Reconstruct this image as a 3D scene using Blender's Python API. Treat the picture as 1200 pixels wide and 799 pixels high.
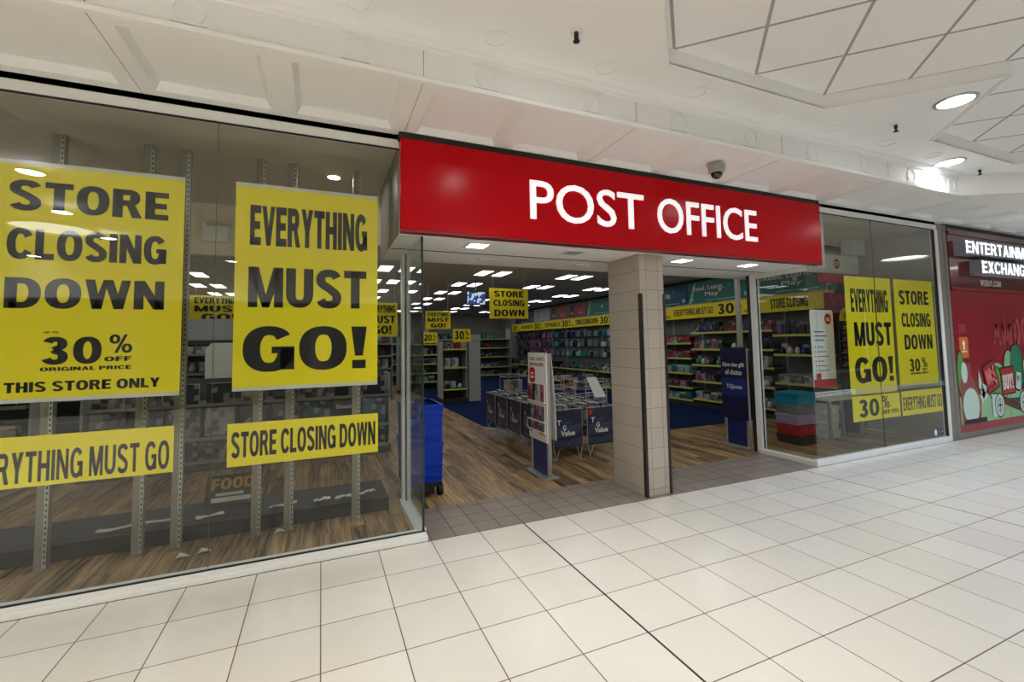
import bpy, math, random
from mathutils import Matrix, Vector
random.seed(7)
SC = bpy.context.scene
for o in list(bpy.data.objects):
    bpy.data.objects.remove(o)
COL = SC.collection

# ------------------------------------------------------------------ camera, world, exposure
CAM_POS = Vector((0.0, -3.637, 1.55))
YAW, PITCH, ROLL = 0.402963, 0.061641, -0.017293
fw = Vector((math.sin(YAW)*math.cos(PITCH), math.cos(YAW)*math.cos(PITCH), math.sin(PITCH)))
rt = Vector((math.cos(YAW), -math.sin(YAW), 0)); up = rt.cross(fw)
c_, s_ = math.cos(ROLL), math.sin(ROLL)
rt, up = c_*rt + s_*up, -s_*rt + c_*up
cd = bpy.data.cameras.new('camera'); cd.sensor_width = 36; cd.lens = 524.92/1200*36
cd.shift_y = -(399.5-369.44)/1200; cd.clip_start = .05
cam = bpy.data.objects.new('camera', cd); COL.objects.link(cam)
m3 = Matrix((rt, up, -fw)).transposed()
cam.matrix_world = Matrix.Translation(CAM_POS) @ m3.to_4x4()
SC.camera = cam
SC.view_settings.view_transform = 'Standard'; SC.view_settings.look = 'None'
SC.view_settings.gamma = 1; SC.view_settings.use_curve_mapping = False
SC.view_settings.exposure = EXPOSURE = -0.11
SC.cycles.use_denoising = True
SC.cycles.max_bounces = 10; SC.cycles.transparent_max_bounces = 24; SC.cycles.diffuse_bounces = 5
SC.cycles.caustics_reflective = False; SC.cycles.caustics_refractive = False
SC.cycles.sample_clamp_indirect = 6
wd = bpy.data.worlds.new('sky'); SC.world = wd; wd.use_nodes = True
wd.node_tree.nodes['Background'].inputs[0].default_value = (.9, .95, 1, 1)
wd.node_tree.nodes['Background'].inputs[1].default_value = .5
MALL_L, RING_L, SHOP_L, SPOT_L, DOWN_W = 50, 9, 5.5, 220, 310       # lamp radiances

# ------------------------------------------------------------------ materials
def lin(c):
    return tuple(((v/255)/12.92 if v/255 <= .04045 else ((v/255+.055)/1.055)**2.4) for v in c)
class NT:
    def __init__(s, name):
        s.m = bpy.data.materials.new(name); s.m.use_nodes = True; s.t = s.m.node_tree; s.n = s.t.nodes
        s.b = s.n['Principled BSDF']
    def new(s, t, **k):
        n = s.n.new(t)
        for a, b in k.items(): setattr(n, a, b)
        return n
    def link(s, a, b): s.t.links.new(a, b)
    def math(s, op, a, b=None):
        n = s.new('ShaderNodeMath', operation=op)
        for i, v in enumerate((a, b)):
            if v is None: continue
            if hasattr(v, 'links'): s.link(v, n.inputs[i])
            else: n.inputs[i].default_value = v
        return n.outputs[0]
    def mix(s, f, a, b):
        n = s.new('ShaderNodeMix', data_type='RGBA')
        for i, v in ((0, f), (6, a), (7, b)):
            if hasattr(v, 'links'): s.link(v, n.inputs[i])
            else: n.inputs[i].default_value = v if i == 0 else (*v[:3], 1)
        return n.outputs[2]
    def xyz(s):
        t = s.new('ShaderNodeTexCoord'); x = s.new('ShaderNodeSeparateXYZ'); s.link(t.outputs['Object'], x.inputs[0])
        return t.outputs['Object'], x.outputs
    def noise(s, vec, scale, detail=3, scl=None):
        n = s.new('ShaderNodeTexNoise'); n.inputs['Scale'].default_value = scale; n.inputs['Detail'].default_value = detail
        if scl:
            mp = s.new('ShaderNodeMapping'); mp.inputs['Scale'].default_value = scl; s.link(vec, mp.inputs[0]); vec = mp.outputs[0]
        s.link(vec, n.inputs['Vector']); return n.outputs[0]
    def line(s, x, period, off, w):
        "1 on a joint of width w every period"
        f = s.math('FRACT', s.math('DIVIDE', s.math('ADD', x, -off + w/2 + period*200), period))
        return s.math('LESS_THAN', f, w/period)
    def cell(s, x, period, off):
        return s.math('FLOOR', s.math('DIVIDE', s.math('ADD', x, -off + period*200), period))
    def bump(s, h, st, d=.02):
        n = s.new('ShaderNodeBump'); n.inputs['Strength'].default_value = st; n.inputs['Distance'].default_value = d
        s.link(h, n.inputs['Height']); s.link(n.outputs[0], s.b.inputs['Normal'])
def flat(name, rgb, rough=.5, metal=0, emit=0, spec=.5, noise=0, nscale=30, coat=0):
    t = NT(name); c = lin(rgb); b = t.b
    b.inputs['Base Color'].default_value = (*c, 1); b.inputs['Roughness'].default_value = rough
    b.inputs['Metallic'].default_value = metal; b.inputs['Specular IOR Level'].default_value = spec
    if coat: b.inputs['Coat Weight'].default_value = coat; b.inputs['Coat Roughness'].default_value = .05
    if emit:
        b.inputs['Emission Color'].default_value = (*c, 1); b.inputs['Emission Strength'].default_value = emit
    if noise:
        v, _ = t.xyz(); n = t.noise(v, nscale)
        t.link(t.mix(n, tuple(x*(1-noise) for x in c), tuple(min(1, x*(1+noise)) for x in c)), b.inputs['Base Color'])
    return t.m
def tiles(name, c1, c2, grout, px, ox, py, oy, w, rough=.3, axes=(0, 1), joint=None, diag=False, spec=.5):
    t = NT(name); v, o = t.xyz(); X, Y = o[axes[0]], o[axes[1]]
    if diag: X, Y = t.math('MULTIPLY', t.math('ADD', X, Y), .70711), t.math('MULTIPLY', t.math('SUBTRACT', X, Y), .70711)
    g = t.math('MAXIMUM', t.line(X, px, ox, w), t.line(Y, py, oy, w))
    cb = t.new('ShaderNodeCombineXYZ'); t.link(t.cell(X, px, ox), cb.inputs[0]); t.link(t.cell(Y, py, oy), cb.inputs[1])
    wn = t.new('ShaderNodeTexWhiteNoise'); t.link(cb.outputs[0], wn.inputs[0])
    n = t.noise(v, 9, 5)
    f = t.math('ADD', t.math('MULTIPLY', wn.outputs[0], .6), t.math('MULTIPLY', n, .4))
    col = t.mix(f, lin(c1), lin(c2))
    col = t.mix(g, col, lin(grout))
    if joint:
        j = t.line(X, joint[0], joint[1], joint[2]); col = t.mix(j, col, (.012, .011, .01)); g = t.math('MAXIMUM', g, j)
    t.link(col, t.b.inputs['Base Color'])
    r = t.math('ADD', rough, t.math('MULTIPLY', g, .5)); t.link(r, t.b.inputs['Roughness'])
    t.b.inputs['Specular IOR Level'].default_value = spec
    t.bump(t.math('SUBTRACT', 1.0, g), .25, .004)
    return t.m
def wood(name):
    t = NT(name); v, o = t.xyz(); X, Y = o[0], o[1]
    W = .12; cx = t.cell(X, W, 0)
    wn = t.new('ShaderNodeTexWhiteNoise', noise_dimensions='1D'); t.link(cx, wn.inputs['W'])
    ys = t.math('ADD', Y, t.math('MULTIPLY', wn.outputs[0], 1.2))
    cy = t.cell(ys, 1.2, 0)
    cb = t.new('ShaderNodeCombineXYZ'); t.link(cx, cb.inputs[0]); t.link(cy, cb.inputs[1])
    w2 = t.new('ShaderNodeTexWhiteNoise'); t.link(cb.outputs[0], w2.inputs[0])
    ad = t.new('ShaderNodeVectorMath', operation='ADD'); t.link(v, ad.inputs[0]); t.link(w2.outputs[1], ad.inputs[1])
    g = t.noise(ad.outputs[0], 1, 6, (34, 2.2, 1))
    f = t.math('ADD', t.math('MULTIPLY', w2.outputs[0], .5), t.math('MULTIPLY', t.math('SUBTRACT', g, .5), 1.9))
    f = t.math('ADD', f, .2)
    col = t.mix(f, lin((52, 36, 22)), lin((206, 168, 116)))
    l = t.math('MAXIMUM', t.line(X, W, 0, .003), t.line(ys, 1.2, 0, .003))
    t.link(t.mix(l, col, (.03, .02, .012)), t.b.inputs['Base Color'])
    t.b.inputs['Roughness'].default_value = .38
    t.bump(g, .05, .003)
    return t.m
def glass(name, tint=(1, 1, 1), rough=0.0):
    t = NT(name); n = t.n; out = [x for x in n if x.type == 'OUTPUT_MATERIAL'][0]; n.remove(t.b)
    tr = t.new('ShaderNodeBsdfTransparent'); tr.inputs[0].default_value = (*tint, 1)
    gl = t.new('ShaderNodeBsdfGlossy'); gl.inputs['Roughness'].default_value = rough
    fr = t.new('ShaderNodeFresnel'); ge = t.new('ShaderNodeNewGeometry')
    t.link(t.math('SUBTRACT', 1.45, t.math('MULTIPLY', ge.outputs['Backfacing'], 1.45-1/1.45)), fr.inputs[0])
    mx = t.new('ShaderNodeMixShader'); t.link(fr.outputs[0], mx.inputs[0]); t.link(tr.outputs[0], mx.inputs[1]); t.link(gl.outputs[0], mx.inputs[2])
    t.link(mx.outputs[0], out.inputs[0]); return t.m
def printed(name, rgb, seed=0):
    "printed cover: base colour with blocks and flecks of lighter and darker ink"
    t = NT(name); v, o = t.xyz(); c = lin(rgb); g_ = sum(c)/3; c = tuple(.62*(.78*x+.22*g_) for x in c)
    n = t.new('ShaderNodeTexVoronoi'); n.inputs['Scale'].default_value = 15; n.distance = 'CHEBYCHEV'; n.inputs['Randomness'].default_value = .65
    ad = t.new('ShaderNodeVectorMath', operation='ADD'); ad.inputs[1].default_value = (seed*3.1, seed*1.7, seed); t.link(v, ad.inputs[0]); t.link(ad.outputs[0], n.inputs['Vector'])
    sx = t.new('ShaderNodeSeparateColor'); t.link(n.outputs['Color'], sx.inputs[0])
    f1 = t.math('GREATER_THAN', sx.outputs[0], .74); f2 = t.math('GREATER_THAN', sx.outputs[1], .72)
    lt = tuple(x*.5+.24 for x in c); dk = tuple(x*.4 for x in c)
    t.link(t.mix(f2, t.mix(f1, c, lt), dk), t.b.inputs['Base Color']); t.b.inputs['Roughness'].default_value = .35
    return t.m

M = {}
M['ceil'] = flat('ceiling paint', (243, 242, 239), .6, noise=.03, nscale=3)
M['ceil_tile'] = tiles('ceiling tile', (238, 236, 233), (243, 241, 238), (166, 163, 158), .587, .752, .587, 3.116, .022, .8, diag=True)
M['mall_floor'] = tiles('mall floor tile', (212, 206, 194), (225, 219, 208), (98, 84, 68), .4012, .01, .4, -.023, .006, .22, joint=(3.61, 1.616, .013))
M['thr_tile'] = tiles('threshold tile', (128, 116, 104), (146, 134, 121), (72, 62, 54), .2, .02, .2, -.02, .006, .35)
M['col_tile'] = tiles('column tile', (172, 163, 150), (186, 177, 164), (120, 110, 98), .1525, 2.978, .2, .07, .004, .4, axes=(0, 2))
M['wood'] = wood('oak plank floor')
M['carpet'] = flat('blue carpet', (16, 36, 76), .95, noise=.25, nscale=180, spec=.1)
M['white_frame'] = flat('white painted aluminium', (232, 232, 228), .35)
M['silver'] = flat('anodised aluminium', (190, 190, 186), .35, .7)
M['steel'] = flat('grey painted steel', (150, 145, 134), .45, .3)
M['black'] = flat('black', (10, 10, 10), .5)
M['ink'] = flat('black ink', (14, 13, 11), .45)
M['grey_ink'] = flat('grey ink', (120, 118, 112), .5)
M['dark'] = flat('dark grey', (44, 44, 44), .5)
M['bronze'] = flat('dark bronze strip', (38, 33, 31), .35)
M['stone_post'] = flat('grey brown cladding', (126, 119, 110), .4, noise=.08, nscale=40)
M['yellow'] = flat('yellow poster', (246, 226, 6), .45, noise=.02, nscale=4)
M['poster_edge'] = flat('poster rail', (214, 210, 196), .4)
M['red_sign'] = flat('red sign panel', (192, 4, 18), .2, spec=.13)
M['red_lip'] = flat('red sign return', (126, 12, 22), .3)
M['sign_white'] = flat('lit white letters', (250, 250, 255), .4, emit=.55)
M['shop_ceil'] = tiles('shop ceiling tile', (206, 204, 198), (214, 212, 206), (150, 148, 142), .6, .0, .6, 0.0, .012, .9)
M['shop_wall'] = flat('shop wall', (166, 163, 154), .7)
M['disp_ceil'] = flat('display ceiling', (196, 188, 172), .7, noise=.05, nscale=4)
M['white_strip'] = flat('white enamel', (238, 240, 240), .3)
M['lamp_mall'] = flat('downlight lens', (250, 250, 255), .5, emit=MALL_L)
M['lamp_ring'] = flat('round coffer light', (250, 250, 246), .5, emit=RING_L)
M['lamp_shop'] = flat('light panel', (250, 252, 255), .5, emit=SHOP_L)
M['lamp_spot'] = flat('spot lens', (255, 250, 240), .5, emit=SPOT_L)
M['lamp_soffit'] = flat('soffit light lens', (255, 250, 238), .5, emit=12)
M['glass'] = glass('window glass', (.93, .95, .94))
M['glass_edge'] = flat('glass edge', (38, 52, 48), .2)
M['glass_joint'] = flat('clear silicone joint', (84, 88, 82), .4)
M['ex_red'] = flat('dark red window film', (150, 10, 32), .3, coat=.25)
M['ex_dark'] = flat('dark red fascia', (98, 12, 24), .2, coat=.4)
M['ex_ghost'] = flat('faded pink print', (176, 70, 80), .5)
M['lightbox'] = flat('grey lightbox', (150, 152, 158), .5)
M['ex_letter'] = flat('lit letter', (240, 248, 255), .4, emit=1.3)
M['navy'] = flat('navy print', (16, 22, 66), .4)
M['navy2'] = flat('navy blue panel', (24, 34, 104), .4)
M['navy_ink'] = flat('mid blue ink', (62, 76, 116), .5)
M['slate'] = flat('slate navy print', (27, 33, 54), .3)
M['slate_light'] = flat('lighter slate print', (52, 60, 86), .3)
M['white'] = flat('white', (236, 236, 232), .5)
M['paper'] = flat('paper', (226, 224, 216), .7)
M['crate_blue'] = flat('blue plastic', (0, 54, 176), .4, spec=.25)
M['rubber'] = flat('black rubber', (16, 16, 17), .6)
M['grey_panel'] = flat('grey shelving panel', (168, 172, 168), .55)
M['shelf'] = flat('shelf metal', (126, 124, 116), .5)
M['strip'] = flat('lime price strip', (206, 206, 96), .5)
M['peg'] = flat('grey pegboard', (96, 104, 100), .7)
M['wire'] = flat('zinc wire', (196, 198, 192), .3, .6)
M['hdr_green'] = flat('green header', (16, 112, 92), .4)
M['hdr_blue'] = flat('blue header', (18, 74, 104), .4)
M['hdr_navy'] = flat('navy header', (30, 28, 86), .4)
M['hdr_red'] = flat('red brown header', (120, 66, 44), .4)
M['magenta'] = flat('magenta board', (140, 18, 62), .4)
M['po_red'] = flat('red panel', (196, 22, 34), .4)
M['screen'] = None
COLS = dict(pink=(206, 96, 140), red=(178, 32, 44), green=(54, 140, 84), teal=(32, 134, 146), blue=(38, 74, 164), navy=(28, 32, 76),
            white=(214, 212, 206), cream=(212, 196, 150), purple=(112, 70, 150), black=(30, 30, 32), orange=(214, 112, 40), yellow=(216, 190, 50),
            brown=(112, 80, 50), grey=(132, 132, 134), lilac=(168, 150, 194), mint=(150, 204, 190))
P = {k: printed('printed '+k, v, i) for i, (k, v) in enumerate(COLS.items())}
S = {k: flat('plain '+k, v, .45) for k, v in COLS.items()}

# ------------------------------------------------------------------ mesh helpers
class MB:
    def __init__(s): s.v, s.f, s.mi, s.ms, s.sm = [], [], [], [], []
    def mat(s, m):
        if m not in s.ms: s.ms.append(m)
        return s.ms.index(m)
    def face(s, pts, m, smooth=False):
        i = len(s.v); s.v += [tuple(p) for p in pts]; s.f.append(tuple(range(i, i+len(pts)))); s.mi.append(s.mat(m)); s.sm.append(smooth)
    def mesh(s, vs, fs, m, smooth=False):
        i = len(s.v); s.v += [tuple(p) for p in vs]; k = s.mat(m)
        for f in fs: s.f.append(tuple(i+j for j in f)); s.mi.append(k); s.sm.append(smooth)
        return s
    def box(s, x0, x1, y0, y1, z0, z1, m):
        v = [(x, y, z) for z in (z0, z1) for y in (y0, y1) for x in (x0, x1)]
        return s.mesh(v, [(0, 2, 3, 1), (4, 5, 7, 6), (0, 1, 5, 4), (2, 6, 7, 3), (0, 4, 6, 2), (1, 3, 7, 5)], m)
    def prism(s, poly, a, b, m, axis='y', smooth=False):
        "poly of (u,v): axis y -> (x,z), axis x -> (y,z), axis z -> (x,y); extruded from a to b"
        def p(u, v, w): return {'y': (u, w, v), 'x': (w, u, v), 'z': (u, v, w)}[axis]
        n = len(poly); vs = [p(u, v, a) for u, v in poly]+[p(u, v, b) for u, v in poly]
        s.mesh(vs, [tuple(range(n)), tuple(range(2*n-1, n-1, -1))], m)
        return s.mesh(vs, [((i+1) % n, i, n+i, n+(i+1) % n) for i in range(n)], m, smooth)
    def tube(s, p, q, r, m, n=8, r2=None):
        p, q = Vector(p), Vector(q); d = (q-p).normalized(); a = d.orthogonal().normalized(); b = d.cross(a); r2 = r if r2 is None else r2
        vs = []
        for c, rr in ((p, r), (q, r2)):
            for i in range(n):
                t = 2*math.pi*i/n; vs.append(c+rr*(math.cos(t)*a+math.sin(t)*b))
        s.mesh(vs, [(i, (i+1) % n, n+(i+1) % n, n+i) for i in range(n)], m, True)
        return s.mesh(vs, [tuple(range(n-1, -1, -1)), tuple(range(n, 2*n))], m)
    def path(s, pts, r, m, n=6):
        for a, b in zip(pts, pts[1:]): s.tube(a, b, r, m, n)
        return s
    def lathe(s, prof, c, m, n=24, smooth=True):
        "prof of (r,z) round the vertical through c"
        vs = []
        for r, z in prof:
            for i in range(n):
                t = 2*math.pi*i/n; vs.append((c[0]+r*math.cos(t), c[1]+r*math.sin(t), c[2]+z))
        fs = [(k*n+i, k*n+(i+1) % n, (k+1)*n+(i+1) % n, (k+1)*n+i) for k in range(len(prof)-1) for i in range(n)]
        return s.mesh(vs, fs, m, smooth)
    def disc(s, c, r, m, n=24, down=True):
        p = [(c[0]+r*math.cos(2*math.pi*i/n), c[1]+r*math.sin(2*math.pi*i/n), c[2]) for i in range(n)]
        s.face(p[::-1] if down else p, m); return s
    def build(s, name, parent=None, bevel=0, loc=None):
        me = bpy.data.meshes.new(name)
        if parent is not None: off = root_loc(parent)
        elif loc is not None: off = Vector(loc)
        else:
            xs = [[v[k] for v in s.v] for k in range(3)]; off = Vector(((min(xs[0])+max(xs[0]))/2, (min(xs[1])+max(xs[1]))/2, min(xs[2])))
        me.from_pydata([tuple(Vector(v)-off) for v in s.v], [], s.f)
        for m in s.ms: me.materials.append(m)
        me.polygons.foreach_set('material_index', s.mi); me.polygons.foreach_set('use_smooth', s.sm); me.update()
        o = bpy.data.objects.new(name, me); COL.objects.link(o)
        if parent is not None: o.parent = parent
        else: o.location = off
        if bevel:
            b = o.modifiers.new('bevel', 'BEVEL'); b.width = bevel; b.segments = 2; b.limit_method = 'ANGLE'
        return o
def root_loc(o):
    l = Vector(o.location)
    while o.parent: o = o.parent; l = l+Vector(o.location)
    return l
def tag(o, label, cat, group=None, kind=None):
    o['label'] = label; o['category'] = cat
    if group: o['group'] = group
    if kind: o['kind'] = kind
    return o
def thing(name, label, cat, loc=(0, 0, 0), group=None, rz=0):
    o = bpy.data.objects.new(name, None); o.empty_display_size = .1; COL.objects.link(o); o.location = loc; o.rotation_euler.z = rz
    return tag(o, label, cat, group)
def struct(o, label=None, cat=None):
    o['kind'] = 'structure'
    if label: o['label'] = label
    if cat: o['category'] = cat
    return o
def sroot(name, label, cat, loc=(0, 0, 0)):
    o = thing(name, label, cat, loc); o['kind'] = 'structure'; return o
KIDS = {}
def dup(o, loc=None, label=None, group=None, rz=None):
    "a copy of a thing with copies of its parts and their parts"
    def cp(a, par):
        c = a.copy(); COL.objects.link(c); c.parent = par
        for k in KIDS.setdefault(a.name, list(a.children)): cp(k, c)
        return c
    r = cp(o, o.parent)
    if loc is not None: r.location = loc
    if rz is not None: r.rotation_euler.z = rz
    if label: r['label'] = label
    if group: r['group'] = group
    return r
ORD = 'first second third fourth fifth sixth seventh eighth ninth tenth eleventh twelfth thirteenth fourteenth fifteenth sixteenth seventeenth eighteenth nineteenth twentieth'.split()

# ------------------------------------------------------------------ heavy poster lettering, drawn as polygons (cap height 1)
TV, TH = .262, .20
def stroke(pts, tv=None, th=None):
    tv = TV if tv is None else tv; th = TH if th is None else th
    out = []; L = []; n = len(pts)
    cl = math.dist(pts[0], pts[-1]) < 1e-4
    for i, (x, y) in enumerate(pts):
        a = pts[max(0, i-1)]; b = pts[min(n-1, i+1)]
        if cl and i in (0, n-1): a, b = pts[n-2], pts[1]
        dx, dy = b[0]-a[0], b[1]-a[1]; l = math.hypot(dx, dy) or 1; nx, ny = -dy/l, dx/l
        h = .5*(tv*nx*nx+th*ny*ny); L.append(((x+nx*h, y+ny*h), (x-nx*h, y-ny*h)))
    for (a, b), (c, d) in zip(L, L[1:]): out.append([a, b, d, c])
    return out
def arc(cx, cy, rx, ry, a0, a1, n=14, e=.86):
    r = []
    for i in range(n+1):
        t = math.radians(a0+(a1-a0)*i/n); c, s = math.cos(t), math.sin(t)
        r.append((cx+rx*math.copysign(abs(c)**e, c), cy+ry*math.copysign(abs(s)**e, s)))
    return r
def R_(x0, y0, x1, y1): return [(x0, y0), (x1, y0), (x1, y1), (x0, y1)]
def glyph(ch):
    v, h = TV, TH; a = v/2; b = h/2
    E = [R_(0, 0, v, 1), R_(0, 0, .62, h), R_(0, 1-h, .62, 1), R_(0, .5-b, .57, .5+b)]
    if ch == 'E': return .62, E
    if ch == 'F': return .6, [R_(0, 0, v, 1), R_(0, 1-h, .6, 1), R_(0, .47-b, .54, .47+b)]
    if ch == 'L': return .58, [R_(0, 0, v, 1), R_(0, 0, .58, h)]
    if ch == 'H': return .72, [R_(0, 0, v, 1), R_(.72-v, 0, .72, 1), R_(0, .5-b, .72, .5+b)]
    if ch == 'I': return v, [R_(0, 0, v, 1)]
    if ch == 'T': return .66, [R_(.33-a, 0, .33+a, 1), R_(0, 1-h, .66, 1)]
    if ch == 'N': return .74, [R_(0, 0, v*.9, 1), R_(.74-v*.9, 0, .74, 1), [(0, 1), (v, 1), (.74, 0), (.74-v, 0)]]
    if ch == 'M': return .9, [R_(0, 0, v*.9, 1), R_(.9-v*.9, 0, .9, 1), [(0, 1), (.26, 1), (.45+.09, 0), (.45-.09, 0)], [(.9, 1), (.64, 1), (.45-.09, 0), (.45+.09, 0)]]
    if ch == 'V': return .74, [[(0, 1), (.24, 1), (.49, 0), (.25, 0)], [(.74, 1), (.5, 1), (.25, 0), (.49, 0)]]
    if ch == 'W': return 1.06, [[(0, 1), (.22, 1), (.39, 0), (.17, 0)], [(.42, 1), (.53, 1), (.39, 0), (.17, 0)], [(.42, 1), (.64, 1), (.89, 0), (.67, 0)], [(1.06, 1), (.84, 1), (.67, 0), (.89, 0)]]
    if ch == 'A': return .76, [[(0, 0), (.23, 0), (.5, 1), (.27, 1)], [(.76, 0), (.53, 0), (.26, 1), (.49, 1)], R_(.16, .2, .6, .36)]
    if ch == 'Y': return .72, [R_(.36-a, 0, .36+a, .45), [(0, 1), (.25, 1), (.36+a, .4), (.36-a, .4)], [(.72, 1), (.47, 1), (.36-a, .4), (.36+a, .4)]]
    if ch == 'X': return .74, [[(0, 0), (.25, 0), (.74, 1), (.49, 1)], [(.74, 0), (.49, 0), (0, 1), (.25, 1)]]
    if ch == 'K': return .74, [R_(0, 0, v, 1), [(.15, .35), (.2, .62), (.72, 1), (.46, 1)], [(.25, .55), (.42, .65), (.76, 0), (.5, 0)]]
    if ch == 'O': return .8, stroke(arc(.4, .5, .4-a, .5-b+.01, 90, 450, 32))
    if ch == '0': return .64, stroke(arc(.32, .5, .32-a*.84, .5-b, 90, 450, 28), v*.84, h*.85)
    if ch == 'C': return .76, stroke(arc(.4, .5, .4-a, .5-b+.01, 32, 328, 28))
    if ch == 'G': return .8, stroke(arc(.4, .5, .4-a, .5-b+.01, 36, 350, 28))+[R_(.44, .4, .8, .55), R_(.8-v*.85, .03, .8, .5)]
    if ch == 'D': return .76, [R_(0, 0, v, 1)]+stroke([(.1, 1-b)]+arc(.34, .5, .42-a, .5-b, 90, -90, 18)+[(.1, b)])
    if ch == 'P': return .68, [R_(0, 0, v, 1)]+stroke([(.1, 1-b)]+arc(.4, .69, .28-a, .31-b, 90, -90, 14)+[(.1, .38+b)])
    if ch == 'R': return .76, [R_(0, 0, v, 1)]+stroke([(.1, 1-b)]+arc(.42, .71, .28-a, .29-b, 90, -90, 14)+[(.1, .42+b)])+[[(.34, .5), (.56, .5), (.76, 0), (.5, 0)]]
    if ch == 'B': return .72, [R_(0, 0, v, 1)]+stroke([(.1, 1-b)]+arc(.4, .74, .27-a, .26-b, 90, -90, 12)+[(.1, .48+b*.6)])+stroke([(.1, .52)]+arc(.42, .28, .3-a, .28-b, 90, -90, 12)+[(.1, b)])
    if ch == 'U': return .74, stroke([(a, 1)]+arc(.37, .36, .37-a, .36-b, 180, 360, 16)+[(.74-a, 1)])
    if ch == 'J': return .56, stroke([(a, .34), (a, .3)]+arc(.28, .3, .28-a, .3-b, 180, 360, 12)+[(.56-a, 1)])
    if ch == 'S': return .72, stroke(arc(.36, .735, .36-a, .265-b+.012, 15, 215, 14)+[(.36, .515)]+arc(.36, .265, .36-a, .265-b+.012, 35, -165, 14), v, h)
    if ch == '3': return .62, stroke(arc(.3, .74, .29-a, .26-b, 165, -75, 14)+[(.27, .53)], v*.85, h*.9)+stroke([(.27, .53)]+arc(.3, .28, .31-a, .28-b, 80, -165, 14), v*.85, h*.9)
    if ch == '2': return .62, stroke(arc(.31, .7, .31-a, .3-b, 170, -28, 12)+[(.12, .1)], v, h)+[R_(0, 0, .62, h)]
    if ch == '%': return .98, stroke(arc(.22, .75, .16, .19, 90, 450, 18), .16, .13)+stroke(arc(.76, .25, .16, .19, 90, 450, 18), .16, .13)+[[(.2, 0), (.35, 0), (.78, 1), (.63, 1)]]
    if ch == '!': return .28, [[(.0, 1), (.28, 1), (.21, .3), (.07, .3)], R_(.02, 0, .26, .2)]
    if ch == '.': return .24, [R_(0, 0, .22, .2)]
    if ch == "'": return .2, [R_(0, .66, .16, 1)]
    return .3, []
GC = {}
def word(text, x0, x1, z0, z1, gap=.075, space=.3, wt=1.0):
    global TV, TH
    x = 0; polys = []; tv0, th0 = TV, TH; TV, TH = TV*wt, TH*wt
    for ch in text:
        if ch == ' ': x += space; continue
        if (ch, wt) not in GC: GC[(ch, wt)] = glyph(ch)
        w, ps = GC[(ch, wt)]; polys += [[(x+a, b) for a, b in p] for p in ps]; x += w+gap
    W = x-gap; sx = (x1-x0)/W; TV, TH = tv0, th0
    return [[(x0+a*sx, z0+b*(z1-z0)) for a, b in p] for p in polys]
def ccw(p):
    A = sum(p[i][0]*p[(i+1) % len(p)][1]-p[(i+1) % len(p)][0]*p[i][1] for i in range(len(p)))
    return p if A > 0 else p[::-1]
class Plane:
    "flat frame: u right, v up, n towards the reader"
    def __init__(s, o, u=(1, 0, 0), v=(0, 0, 1)):
        s.o, s.u, s.v = Vector(o), Vector(u), Vector(v); s.n = s.u.cross(s.v)
    def at(s, a, b, d=0): return s.o+s.u*a+s.v*b+s.n*d
    def fill(s, mb, polys, m, d=.002):
        for p in polys: mb.face([s.at(a, b, d) for a, b in ccw(p)], m)
        return mb
    def slab(s, mb, poly, m, d0, d1):
        p = ccw(poly); n = len(p); vs = [s.at(a, b, d0) for a, b in p]+[s.at(a, b, d1) for a, b in p]
        mb.mesh(vs, [tuple(range(n-1, -1, -1)), tuple(range(n, 2*n))]+[(i, (i+1) % n, n+(i+1) % n, n+i) for i in range(n)], m); return mb
def btext(mb, pl, text, x0, x1, z0, z1, m, off=.012, d=.002, ext=0.0, keep=False):
    "humanist lettering from the built-in font, fitted to a rectangle"
    c = bpy.data.curves.new('t', 'FONT'); c.body = text; c.size = 1; c.offset = off; c.extrude = .5 if ext else 0; c.resolution_u = 4
    o = bpy.data.objects.new('t', c); COL.objects.link(o); bpy.context.view_layer.update()
    me = bpy.data.meshes.new_from_object(o.evaluated_get(bpy.context.evaluated_depsgraph_get()))
    xs = [v.co.x for v in me.vertices]; ys = [v.co.y for v in me.vertices]
    ax, bx, ay, by = min(xs), max(xs), min(ys), max(ys); sx = (x1-x0)/(bx-ax); sy = (z1-z0)/(by-ay)
    if keep: sx = sy = min(sx, sy)
    vs = [pl.at(x0+(v.co.x-ax)*sx, z0+(v.co.y-ay)*sy, d+(v.co.z+.5)*ext if ext else d) for v in me.vertices]
    mb.mesh(vs, [tuple(p.vertices) for p in me.polygons], m)
    bpy.data.objects.remove(o); bpy.data.curves.remove(c); bpy.data.meshes.remove(me); return mb
def ell(cx, cy, rx, ry, n=20, a0=0, a1=360):
    k = n if a1-a0 >= 360 else n+1
    return [(cx+rx*math.cos(math.radians(a0+(a1-a0)*i/n)), cy+ry*math.sin(math.radians(a0+(a1-a0)*i/n))) for i in range(k)]

# ================================================================== SETTING
# ---- floors
struct(MB().box(-12, 24, -9, -.02, -.06, 0, M['mall_floor']).build('floor', loc=(0, 0, 0)), 'cream square-tiled mall floor with thin brown joints', 'floor')
struct(MB().box(-7, 14, -.02, .69, -.06, 0, M['thr_tile']).build('floor_threshold', loc=(0, 0, 0)), 'grey small-tiled threshold strip across the shop entrance', 'floor')
f = MB(); f.box(-7, 2.8, .69, 18, -.06, 0, M['wood']); f.box(2.8, 8.5, .69, 2.55, -.06, 0, M['wood'])
f.prism([(2.8, 2.55), (4.3, 2.55), (2.8, 4.4)], -.06, 0, M['wood'], 'z')
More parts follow.
